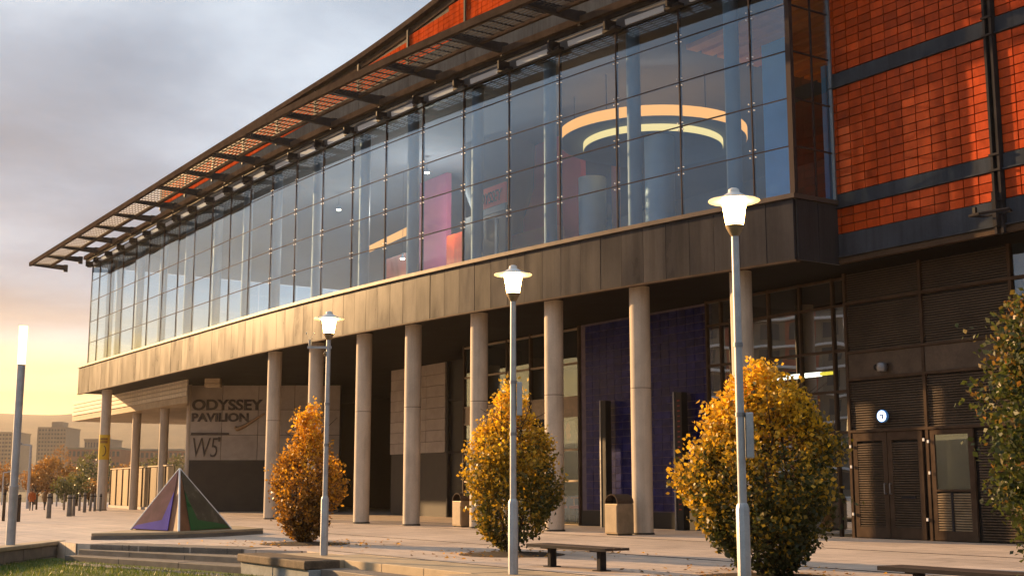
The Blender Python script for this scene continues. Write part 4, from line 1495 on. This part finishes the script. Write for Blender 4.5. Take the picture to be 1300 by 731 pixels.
# entrance lobby things behind the glass
q = at_n(718, 545, -2.75)
t = bld('figure_poster', 'dark poster with a pink flame shaped figure behind the entrance glass', 'poster', q.x, 2.78, 0)
MB().box(-0.5, 0.45, 0, 0.02, 2.2, 3.0).build('sheet', M['black'], t)
fl = [(0.0, 2.95), (0.10, 2.86), (0.13, 2.72), (0.09, 2.66), (0.14, 2.58), (0.10, 2.46), (0.0, 2.40), (-0.06, 2.45), (-0.08, 2.62), (-0.12, 2.72), (-0.07, 2.88)]
mb = MB()
mb.add([(x + 0.08, -0.006, z) for x, z in fl] + [(x + 0.08, 0.0, z) for x, z in fl], [tuple(range(11)), tuple(range(21, 10, -1))] + [(i, (i + 1) % 11, 11 + (i + 1) % 11, 11 + i) for i in range(11)])
mb.build('figure', mat('poster_pink', (0.55, 0.17, 0.11), 0.5), t)
for px, lab in ((711, 'round backed cafe chair behind the entrance glass, nearer the bush'), (731, 'round backed cafe chair behind the entrance glass, beside the blue wall')):
    q = at_n(px, 605, -3.6)
    t = bld('cafe_chair', lab, 'chair', q.x, 3.6, 0.02, 'chairs behind the entrance glass')
    MB().lathe([(0.20, 0.43), (0.22, 0.45), (0.22, 0.49), (0.19, 0.51)], 18).build('seat', M['red'], t, smooth=True)
    MB().path([(0.22 * math.cos(R(u)), 0.22 * math.sin(R(u)), 0.74) for u in range(-10, 200, 15)], 0.02, 6).build('backrest', M['orange_wood'], t, smooth=True)
    for u in (20, 90, 160):
        MB().tube((0.2 * math.cos(R(u)), 0.2 * math.sin(R(u)), 0.5), (0.22 * math.cos(R(u)), 0.22 * math.sin(R(u)), 0.74), 0.012, 0.012, 6).build('spindle', M['orange_wood'], t)
    for u in (45, 135, 225, 315):
        MB().tube((0.15 * math.cos(R(u)), 0.15 * math.sin(R(u)), 0.44), (0.2 * math.cos(R(u)), 0.2 * math.sin(R(u)), 0), 0.015, 0.012, 6).build('leg', M['black'], t)

# ------------------------------------------------------------------ bushes and trees
def crown(name, prof, n, leaf, lm, seed, parent, gold_h=0.6, gold_amt=0.55, side=0.0, lump=0.16, sprays=90, inner=0.25, sx=1.0, clump=0.62):
    """leaves set out in small sprays through an uneven, pointed crown; prof gives radius against height (metres)"""
    g = np.random.default_rng(seed)
    hs = np.array([p[0] for p in prof])
    rs = np.array([p[1] for p in prof])
    H0, H1 = hs[0], hs[-1]
    # sprays carry groups of leaves, so the outline is ragged and gaps stay open
    ns = n // 9
    z = H0 + (H1 - H0) * g.beta(1.0, 0.95, ns * 2)
    r = np.interp(z, hs, rs)
    keepp = g.uniform(0, rs.max(), ns * 2) < r + 0.05 * rs.max()
    z, r = z[keepp][:ns], r[keepp][:ns]
    ns = len(z)
    th = g.uniform(0, 2 * np.pi, ns)
    # most sprays gather round clump centres on the shell, which leaves lumps and gaps
    nc = max(30, int(38 * (H1 - H0) * rs.max() / 1.6))
    cz = H0 + (H1 - H0) * g.uniform(0.0, 1.0, nc * 3)
    cz = cz[g.uniform(0, rs.max(), nc * 3) < np.interp(cz, hs, rs) + 0.03][:nc]
    nc = len(cz)
    cth = g.uniform(0, 2 * np.pi, nc)
    pick = g.integers(0, nc, ns)
    cl = g.uniform(0, 1, ns) < clump
    rloc = np.maximum(np.interp(cz, hs, rs), 0.1)
    sg = 0.085 + 0.06 * rs.max()
    z = np.where(cl, cz[pick] + g.normal(0, sg, ns), z)
    th = np.where(cl, cth[pick] + g.normal(0, sg, ns) / rloc[pick], th)
    z = np.clip(z, H0, H1 + 0.05)
    r = np.maximum(np.interp(z, hs, rs), 0.03)
    cout = g.uniform(0.88, 1.10, nc)
    bump = 1 + lump * np.sin(3 * th + z * 3.1 + seed) * np.sin(z * 4.3 + seed) + g.normal(0, 0.045, ns)
    inn = g.uniform(0, 1, ns) < inner
    stick = g.uniform(0, 1, ns) < 0.05
    rad = np.where(inn & ~cl, np.sqrt(g.uniform(0.05, 0.75, ns)), np.where(cl, cout[pick] - np.abs(g.normal(0, 0.10, ns)), g.uniform(0.72, 0.96, ns)))
    rad = rad + np.where(stick, g.uniform(0.06, 0.26, ns), 0)
    z = z + np.where(stick, g.uniform(0.0, 0.16, ns), 0)
    rr_ = r * bump * rad
    c = np.stack([rr_ * np.cos(th) * sx, rr_ * np.sin(th), z], 1)
    out = np.stack([np.cos(th), np.sin(th), np.full(ns, 0.75)], 1) + g.normal(0, 0.35, (ns, 3))
    out /= np.linalg.norm(out, axis=1, keepdims=True)
    k = 9
    tpos = np.tile(np.linspace(-0.5, 1.0, k), (ns, 1)) * leaf * 2.6
    base = c[:, None, :] + out[:, None, :] * tpos[:, :, None] + g.normal(0, leaf * 0.45, (ns, k, 3))
    d = out[:, None, :] * 0.6 + g.normal(0, 0.75, (ns, k, 3))
    d /= np.linalg.norm(d, axis=2, keepdims=True)
    u = np.cross(d, g.normal(0, 1, (ns, k, 3)))
    u /= np.linalg.norm(u, axis=2, keepdims=True)
    nn = np.cross(d, u)
    ll = leaf * g.uniform(0.65, 1.25, (ns, k, 1))
    ww = ll * 0.36
    q0 = base - d * ll * 0.5
    q1 = base + u * ww + nn * ll * 0.06
    q2 = base + d * ll * 0.5 - nn * ll * 0.08
    q3 = base - u * ww + nn * ll * 0.06
    v = np.stack([q0, q1, q2, q3], 2).reshape(-1, 3)
    f = np.arange(ns * k * 4).reshape(-1, 4)
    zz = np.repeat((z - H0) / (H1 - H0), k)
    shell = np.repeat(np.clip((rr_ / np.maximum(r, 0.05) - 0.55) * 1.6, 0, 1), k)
    sun_side = np.repeat(-np.cos(th) * side, k)
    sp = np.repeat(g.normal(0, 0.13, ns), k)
    tint = np.clip(0.08 + gold_amt * (zz ** 1.2) * 1.45 + 0.22 * shell + sun_side * 0.32 * shell + sp + g.normal(0, 0.12, ns * k), 0, 1)  # golder to top, shell and left: autumn colour plus sunlight put into tint
    return link(name, np_mesh(name, v, f, lm, tint), parent)


def branches(parent, h, r, seed, n=9, stems=4):
    g = random.Random(seed)
    mb = MB()
    for s in range(stems):
        a = 6.28 * s / stems + g.uniform(-0.4, 0.4)
        b = Vector((0.05 * math.cos(a), 0.05 * math.sin(a), -0.02))
        p1 = Vector((r * 0.35 * math.cos(a), r * 0.35 * math.sin(a), h * 0.35))
        p2 = Vector((r * 0.3 * math.cos(a + 0.5), r * 0.3 * math.sin(a + 0.5), h * 0.85))
        mb.path([b, p1, p2], [0.035, 0.022, 0.008], 7)
        for k in range(n):
            u = g.uniform(0.25, 0.95)
            q = b.lerp(p1, u * 2) if u < 0.5 else p1.lerp(p2, u * 2 - 1)
            w = g.uniform(0, 6.28)
            e = q + Vector((math.cos(w) * r * 0.7, math.sin(w) * r * 0.7, g.uniform(0.15, 0.5)))
            mb.path([q, e], [0.010, 0.004], 5)
    mb.build('branches', M['bark'], parent)


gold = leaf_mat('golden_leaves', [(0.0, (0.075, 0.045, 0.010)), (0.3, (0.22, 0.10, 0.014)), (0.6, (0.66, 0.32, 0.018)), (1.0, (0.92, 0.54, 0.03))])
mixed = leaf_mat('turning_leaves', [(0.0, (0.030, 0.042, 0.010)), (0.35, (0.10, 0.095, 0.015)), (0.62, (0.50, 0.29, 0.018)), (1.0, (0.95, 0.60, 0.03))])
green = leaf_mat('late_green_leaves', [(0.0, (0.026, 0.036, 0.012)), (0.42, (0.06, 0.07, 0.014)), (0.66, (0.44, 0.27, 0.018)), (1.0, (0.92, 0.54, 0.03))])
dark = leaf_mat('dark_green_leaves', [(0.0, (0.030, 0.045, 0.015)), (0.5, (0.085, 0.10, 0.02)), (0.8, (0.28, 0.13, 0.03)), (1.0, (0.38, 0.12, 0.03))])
GR = 'clipped bushes in tree pits on the plaza'


def bush(label, loc, prof, n, leaf, lm, seed, hs_=0.90, rs_=0.87, **kw):
    t = thing('bush', label, 'bush', loc, 0, GR)
    prof = [(z_ * hs_, r_ * rs_) for z_, r_ in prof]
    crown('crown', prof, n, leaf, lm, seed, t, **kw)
    branches(t, prof[-1][0], max(p[1] for p in prof), seed)
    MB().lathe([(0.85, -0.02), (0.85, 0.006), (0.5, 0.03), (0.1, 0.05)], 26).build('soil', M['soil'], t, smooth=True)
    return t


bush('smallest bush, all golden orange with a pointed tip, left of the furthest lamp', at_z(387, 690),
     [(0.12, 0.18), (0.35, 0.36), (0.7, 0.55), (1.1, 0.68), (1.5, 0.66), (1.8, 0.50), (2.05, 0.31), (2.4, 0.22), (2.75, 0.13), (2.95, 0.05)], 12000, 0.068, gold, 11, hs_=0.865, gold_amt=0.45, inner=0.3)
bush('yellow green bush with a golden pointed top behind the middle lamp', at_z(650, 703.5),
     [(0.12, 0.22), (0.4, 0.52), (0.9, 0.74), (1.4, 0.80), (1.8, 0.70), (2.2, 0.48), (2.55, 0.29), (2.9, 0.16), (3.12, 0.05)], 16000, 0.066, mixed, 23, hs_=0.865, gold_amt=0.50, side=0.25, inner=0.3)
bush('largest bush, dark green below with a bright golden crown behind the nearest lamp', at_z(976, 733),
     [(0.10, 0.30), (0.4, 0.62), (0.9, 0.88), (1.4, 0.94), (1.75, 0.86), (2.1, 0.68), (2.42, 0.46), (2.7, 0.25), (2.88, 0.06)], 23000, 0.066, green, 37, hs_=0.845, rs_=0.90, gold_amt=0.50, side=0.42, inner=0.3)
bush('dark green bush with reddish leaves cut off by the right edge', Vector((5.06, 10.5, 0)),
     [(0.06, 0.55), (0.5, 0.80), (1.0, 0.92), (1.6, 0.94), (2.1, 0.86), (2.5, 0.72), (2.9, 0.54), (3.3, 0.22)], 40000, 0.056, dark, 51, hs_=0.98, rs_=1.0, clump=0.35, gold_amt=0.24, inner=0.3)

# fallen leaves
g = np.random.default_rng(9)
n = 700
pc = [(3.1, 15.7), (0.0, 20.6), (-3.9, 24.4), (4.7, 10.6)]
idx = g.integers(0, 4, n)
cx = np.array([pc[i][0] for i in idx]) + g.normal(0, 0.85, n)
cyy = np.array([pc[i][1] for i in idx]) + g.normal(0, 0.85, n)
an = g.uniform(0, 6.28, n)
L = g.uniform(0.025, 0.05, n)
dxy = np.stack([np.cos(an), np.sin(an)], 1) * L[:, None]
pxy = np.stack([-np.sin(an), np.cos(an)], 1) * L[:, None] * 0.5
cz0 = np.full(n, 0.022)
v = np.stack([np.column_stack([cx - dxy[:, 0], cyy - dxy[:, 1], cz0 - 0.008]), np.column_stack([cx + pxy[:, 0], cyy + pxy[:, 1], cz0 + g.uniform(-.01, .02, n)]),
              np.column_stack([cx + dxy[:, 0], cyy + dxy[:, 1], cz0 + g.uniform(-.01, .02, n)]), np.column_stack([cx - pxy[:, 0], cyy - pxy[:, 1], cz0])], 1).reshape(-1, 3)
tag(link('fallen_leaves', np_mesh('fallen_leaves', v, np.arange(n * 4).reshape(-1, 4), gold, g.uniform(0.1, 0.8, n)), kind='stuff'), 'fallen autumn leaves scattered round the bushes', 'leaves')

# far trees at the left
far_or = leaf_mat('far_orange_leaves', [(0.0, (0.10, 0.045, 0.012)), (0.5, (0.22, 0.10, 0.02)), (1.0, (0.40, 0.20, 0.035))])
far_gr = leaf_mat('far_green_leaves', [(0.0, (0.035, 0.045, 0.014)), (0.5, (0.075, 0.085, 0.02)), (1.0, (0.16, 0.14, 0.03))])


def tree(label, px, ybase, ytop, rpx, dist, lm, seed, n=1600, trunk=0.3, sx=1.0):
    p = at_y(px, HZ + 5, dist)
    p.z = -0.3 if dist > 95 else 0.0
    hh = 1.05 + (HZ - ytop) * dist / F - p.z
    r = rpx * dist / F
    t = thing('tree', label, 'tree', p, 0, 'trees beyond the plaza')
    z0 = hh * trunk
    prof = [(z0, r * 0.35), (z0 + (hh - z0) * 0.25, r * 0.85), (z0 + (hh - z0) * 0.5, r), (z0 + (hh - z0) * 0.8, r * 0.72), (hh, r * 0.15)]
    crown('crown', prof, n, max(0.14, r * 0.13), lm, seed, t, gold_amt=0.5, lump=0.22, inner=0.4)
    mb = MB().tube((0, 0, 0), (0, 0, z0 + (hh - z0) * 0.6), 0.06 + r * 0.04, 0.03, 8)
    gg = random.Random(seed)
    for k in range(7):
        w = gg.uniform(0, 6.28)
        q = Vector((0, 0, z0 * 0.8 + gg.uniform(0, (hh - z0) * 0.4)))
        mb.path([q, q + Vector((math.cos(w) * r * 0.7, math.sin(w) * r * 0.7, r * 0.6))], [0.04, 0.012], 5)
    mb.build('trunk', M['bark'], t)
    return t


tree('broad orange tree behind the bollards at the left', 66, 640, 586, 26, 84, far_or, 61, 2600)
tree('small orange tree beside the slim grey mast', 45, 640, 600, 14, 82, far_or, 62, 1300)
tree('brown leaved tree below the far tower block', 74, 640, 566, 13, 130, far_or, 63, 1200)
tree('orange tree at the far left edge behind the light column', 6, 640, 590, 16, 92, far_or, 69, 1500)
tree('dark green tree in front of the brick houses', 118, 640, 578, 24, 120, far_gr, 64, 2200, 0.15)
tree('small round green tree above the bollards', 82, 640, 612, 11, 74, far_gr, 65, 1000)
tree('rounded olive tree behind the cluster of bollards', 98, 640, 606, 15, 76, far_gr, 66, 1300)
tree('low brown shrub tree left of the bannered column', 114, 640, 613, 9, 78, far_or, 67, 900)
tree('green tree seen between the low canopy columns', 192, 640, 582, 22, 110, far_gr, 68, 1600, 0.15)
tree('green tree seen right of the low canopy columns', 226, 640, 578, 16, 120, far_gr, 70, 1400, 0.15)
tree('orange tree seen between the bannered column and the fence', 160, 640, 590, 18, 100, far_or, 71, 1500, 0.15)

# ------------------------------------------------------------------ bollards, masts, people
BL = [(4, 661, 'thin dark bollard at the left edge behind the light column', 0.05, 1.02), (23, 662, 'dark bollard just right of the light column', 0.06, 0.85),
      (61.5, 657.5, 'grey bollard standing alone between the two people and the round trees', 0.085, 0.85), (87.5, 655, 'stout grey bollard nearest the cluster', 0.10, 0.8), (93, 654.5, 'slim bollard touching the stout grey one', 0.06, 0.8),
      (46, 646.5, 'small far bollard right of the child in orange', 0.05, 0.8), (81, 647, 'first bollard of the far row, by the round green tree', 0.05, 0.8), (100.5, 648, 'bollard of the far row behind the slim one', 0.06, 0.8),
      (107, 650, 'thick dark bollard in the middle of the far row', 0.075, 0.85), (114, 648.5, 'leaning dark bollard right of the middle of the far row', 0.065, 0.8),
      (120, 648.5, 'straight dark bollard two left of the bannered column', 0.065, 0.8), (127, 648.5, 'bollard nearest the bannered column', 0.06, 0.8)]
for px, py, lab, r, h in BL:
    t = thing('bollard', lab, 'bollard', at_z(px, py), 0, 'bollards at the far left of the plaza')
    MB().lathe([(r, 0), (r * 0.92, h - 0.03), (r * 0.7, h)], 12).build('post', M['stone'] if px > 50 else M['steel_brown'], t, smooth=True)
    MB().lathe([(r * 1.04, h * 0.82), (r * 1.04, h * 0.88)], 12).build('band', M['steel'], t, smooth=True)
    if 'leaning' in lab:
        t.rotation_euler = (0, R(4), 0)
for px, ytop, dist, lab, arm in ((36, 566, 66, 'slim grey lamp mast with a short arm among the orange trees', -0.9), (72.5, 611, 74, 'small far lamp with a bent arm by the round trees', 0.45), (3, 600, 80, 'far lamp mast at the left edge', 0.6)):
    p = at_y(px, HZ + 5, dist)
    p.z = 0
    h = 1.05 + (HZ - ytop) * dist / F
    t = thing('lamp_mast', lab, 'lamp mast', p, 0, 'far lamp masts')
    MB().tube((0, 0, 0), (0, 0, h), 0.09 if h > 2.5 else 0.05, 0.06 if h > 2.5 else 0.035, 8).build('mast', M['pole'], t, smooth=True)
    MB().tube((0, 0, h), (arm, 0, h + 0.06), 0.035, 0.03, 6).build('arm', M['pole'], t)
    MB().box(min(arm, arm * 0.5), max(arm, arm * 0.5), -0.08, 0.08, h + 0.03, h + 0.12).build('lamp_head', M['silver'], t, bevel=0.02)


def person(label, loc, s, rz, coat_c, leg_c):
    t = thing('person', label, 'person', loc, rz, 'people walking beyond the bollards')
    J = {'pelvis': (0, 0, 0.92), 'waist': (0, 0, 1.08), 'chest': (0, 0.01, 1.32), 'neck': (0, 0.01, 1.47), 'chin': (0, -0.01, 1.54), 'head': (0, -0.005, 1.63), 'top': (0, 0, 1.73)}
    V, E, RD = [], [], []
    def add(p, r, par):
        V.append(p); RD.append(r)
        if par is not None:
            E.append((par, len(V) - 1))
        return len(V) - 1
    pe = add(J['pelvis'], 0.13, None)
    wa = add(J['waist'], 0.12, pe)
    ch = add(J['chest'], 0.145, wa)
    ne = add(J['neck'], 0.055, ch)
    ci = add(J['chin'], 0.07, ne)
    he = add(J['head'], 0.095, ci)
    add(J['top'], 0.06, he)
    for sg in (-1, 1):
        sh = add((sg * 0.19, 0.01, 1.40), 0.055, ch)
        el = add((sg * 0.25, 0.03 * sg, 1.13), 0.042, sh)
        wr = add((sg * 0.26, -0.08 + 0.06 * sg, 0.90), 0.03, el)
        add((sg * 0.26, -0.11 + 0.06 * sg, 0.80), 0.032, wr)
        hp = add((sg * 0.09, 0, 0.86), 0.095, pe)
        kn = add((sg * 0.10, -0.05 - 0.08 * sg, 0.48), 0.06, hp)
        an = add((sg * 0.10, 0.02 - 0.16 * sg, 0.08), 0.042, kn)
        add((sg * 0.11, -0.12 - 0.16 * sg, 0.035), 0.04, an)
    me = bpy.data.meshes.new('body')
    me.from_pydata(V, E, [])
    me.materials.append(leg_c)
    ob = link('body', me, t)
    sk = ob.modifiers.new('skin', 'SKIN')
    for i, sv in enumerate(me.skin_vertices[0].data):
        sv.radius = (RD[i], RD[i])
        sv.use_root = (i == 0)
    ob.modifiers.new('sub', 'SUBSURF').render_levels = 2
    mb = MB()
    mb.lathe([(0.20, 0.72), (0.205, 0.95), (0.175, 1.10), (0.20, 1.30), (0.17, 1.43), (0.07, 1.49)], 16)
    for sg in (-1, 1):
        mb.path([(sg * 0.17, 0.01, 1.41), (sg * 0.25, 0.03 * sg, 1.13), (sg * 0.26, -0.08 + 0.06 * sg, 0.91)], [0.075, 0.062, 0.05], 10)
    mb.build('coat', coat_c, t, smooth=True)
    MB().lathe([(0.102, 1.60), (0.108, 1.66), (0.085, 1.73), (0.02, 1.755)], 14, (0, 0.015, 0)).build('hair', M['bark'], t, smooth=True)
    MB().lathe([(0.088, 1.545), (0.094, 1.60), (0.088, 1.66)], 12, (0, -0.012, 0)).build('face', mat('skin', (0.42, 0.24, 0.17), 0.6), t, smooth=True)
    t.scale = (s, s, s)
    return t


trouser = mat('dark_trousers', (0.03, 0.028, 0.03), 0.8)
person('small child in an orange coat and dark trousers walking on the far plaza', at_z(39.5, 648), 0.58, R(200), mat('orange_coat', (0.42, 0.10, 0.02), 0.7), trouser)
person('small child in a brown coat walking right of the one in orange', at_z(56, 647), 0.56, R(165), mat('brown_coat', (0.16, 0.09, 0.04), 0.7), trouser)

# ------------------------------------------------------------------ far buildings
conc = mat('tower_render', (0.20, 0.165, 0.125), 0.8, 0, 0.12, 0.1, 0, fine=1.0)
brick = mat('far_brick', (0.24, 0.10, 0.06), 0.85, 0, 0.2, 0.2, 0, fine=1.0)
wing_glass = mat('far_window', (0.05, 0.055, 0.06), 0.15, 0, 0.2, 0.3, 0)


def block(name, label, px0, px1, ytop, dist, depth, floors, bays, m, bands=True, group=None, roof=None):
    p0, p1 = at_y(px0, HZ, dist), at_y(px1, HZ, dist)
    h = 1.05 + (HZ - ytop) * dist / F + 0.3
    w = p1.x - p0.x
    t = thing(name, label, 'building', ((p0.x + p1.x) / 2, dist, -0.3), R(rnd.uniform(-4, 4)), group)
    MB().box(-w / 2, w / 2, 0, depth, 0, h).build('wall', m, t)
    fh = h / floors
    win = MB()
    win_me = None
    for f_ in range(floors):
        for b in range(bays):
            x0 = -w / 2 + w * (b + 0.22) / bays
            x1 = -w / 2 + w * (b + 0.78) / bays
            win.box(x0, x1, -0.06, 0.0 - 0.003, fh * (f_ + 0.35), fh * (f_ + 0.82))
    win.build('windows', wing_glass, t, kind='stuff')
    if bands:
        bd = MB()
        for f_ in range(1, floors):
            bd.box(-w / 2 - 0.1, w / 2 + 0.1, -0.5, -0.07, fh * f_ - 0.25, fh * f_ + 0.35)
        for b in range(0, bays + 1, 3):
            x = -w / 2 + w * b / bays
            bd.box(x - 0.15, x + 0.15, -0.55, -0.065, 0, h)
        bd.build('balconies', conc, t, kind='stuff')
    MB().box(-w / 2 - 0.2, w / 2 + 0.2, -0.2, depth + 0.2, h, h + 0.5).build('parapet', conc, t)
    if roof:
        MB().box(-w * 0.2, w * 0.2, depth * 0.3, depth * 0.7, h + 0.5, h + 0.5 + roof).build('roof_plant', conc, t)
    return t


block('tower_block', 'tall hazy apartment tower behind the orange trees', 45, 80, 545, 430, 16, 16, 9, conc, True, 'far towers', 2.0)
block('tower_block', 'hazy apartment tower cut off by the left edge', -22, 15, 551, 450, 16, 15, 9, conc, True, 'far towers')
block('brick_block', 'long low brick building with pale upper storey at the foot of the hill', 84, 150, 571, 330, 14, 4, 12, brick, False)
block('brick_block', 'flat roofed far building with a sign frame above the brick row', 104, 134, 560, 380, 12, 5, 8, conc, False)
block('brick_block', 'brick building seen between the low canopy columns', 176, 236, 573, 340, 14, 4, 10, brick, False)

AB_LOC, AB_ROT = (-122.0, 56.0, -0.3), 78.0
# apartment block across the water, outside the picture: it shows mirrored in the dark glazing
ab = thing('apartment_block', 'pale apartment block with red brick bays mirrored in the dark glazing', 'building', AB_LOC, R(AB_ROT))
MB().box(-9, 9, -7, 7, 0, 25).build('wall', conc, ab)
redb = mat('apartment_brick', (0.34, 0.10, 0.055), 0.8, 0, 0.2, 0.5, 0)
for sgn in (1, -1):
    wm = MB()
    rb = MB()
    bm = MB()
    for f_ in range(8):
        z = 1.2 + 3.0 * f_
        for b in range(5):
            x = -7.2 + 3.6 * b
            wm.box(x - 1.0, x + 1.0, sgn * 7.02, sgn * 7.10, z, z + 1.7)
            if b % 2:
                rb.box(x - 1.6, x + 1.6, sgn * 7.005, sgn * 7.018, z - 0.9, z + 1.9)
        bm.box(-9.1, 9.1, sgn * 7.0, sgn * 7.9, z - 1.0, z - 0.75)
    wm.build('windows', wing_glass, ab, kind='stuff')
    rb.build('brick_bays', redb, ab, kind='stuff')
    bm.build('balconies', M['white'], ab, kind='stuff')
MB().box(-9.2, 9.2, -7.2, 7.2, 25, 25.4).build('parapet', conc, ab)

# ------------------------------------------------------------------ haze over the whole place
hz = MB().box(-2700, 2700, -2700, 2700, -2.4, 106).build('haze', None, kind='stuff')
tag(hz, 'thin warm evening haze over the hills and towers', 'haze')
m = bpy.data.materials.new('haze')
m.use_nodes = True
t = NT(m.node_tree)
out = t.n('ShaderNodeOutputMaterial')
pv = t.n('ShaderNodeVolumePrincipled')
pv.inputs['Color'].default_value = (1.0, 0.92, 0.82, 1)
pv.inputs['Density'].default_value = 0.0002
pv.inputs['Anisotropy'].default_value = 0.5
t.l(pv.outputs[0], out.inputs['Volume'])
hz.data.materials.append(m)
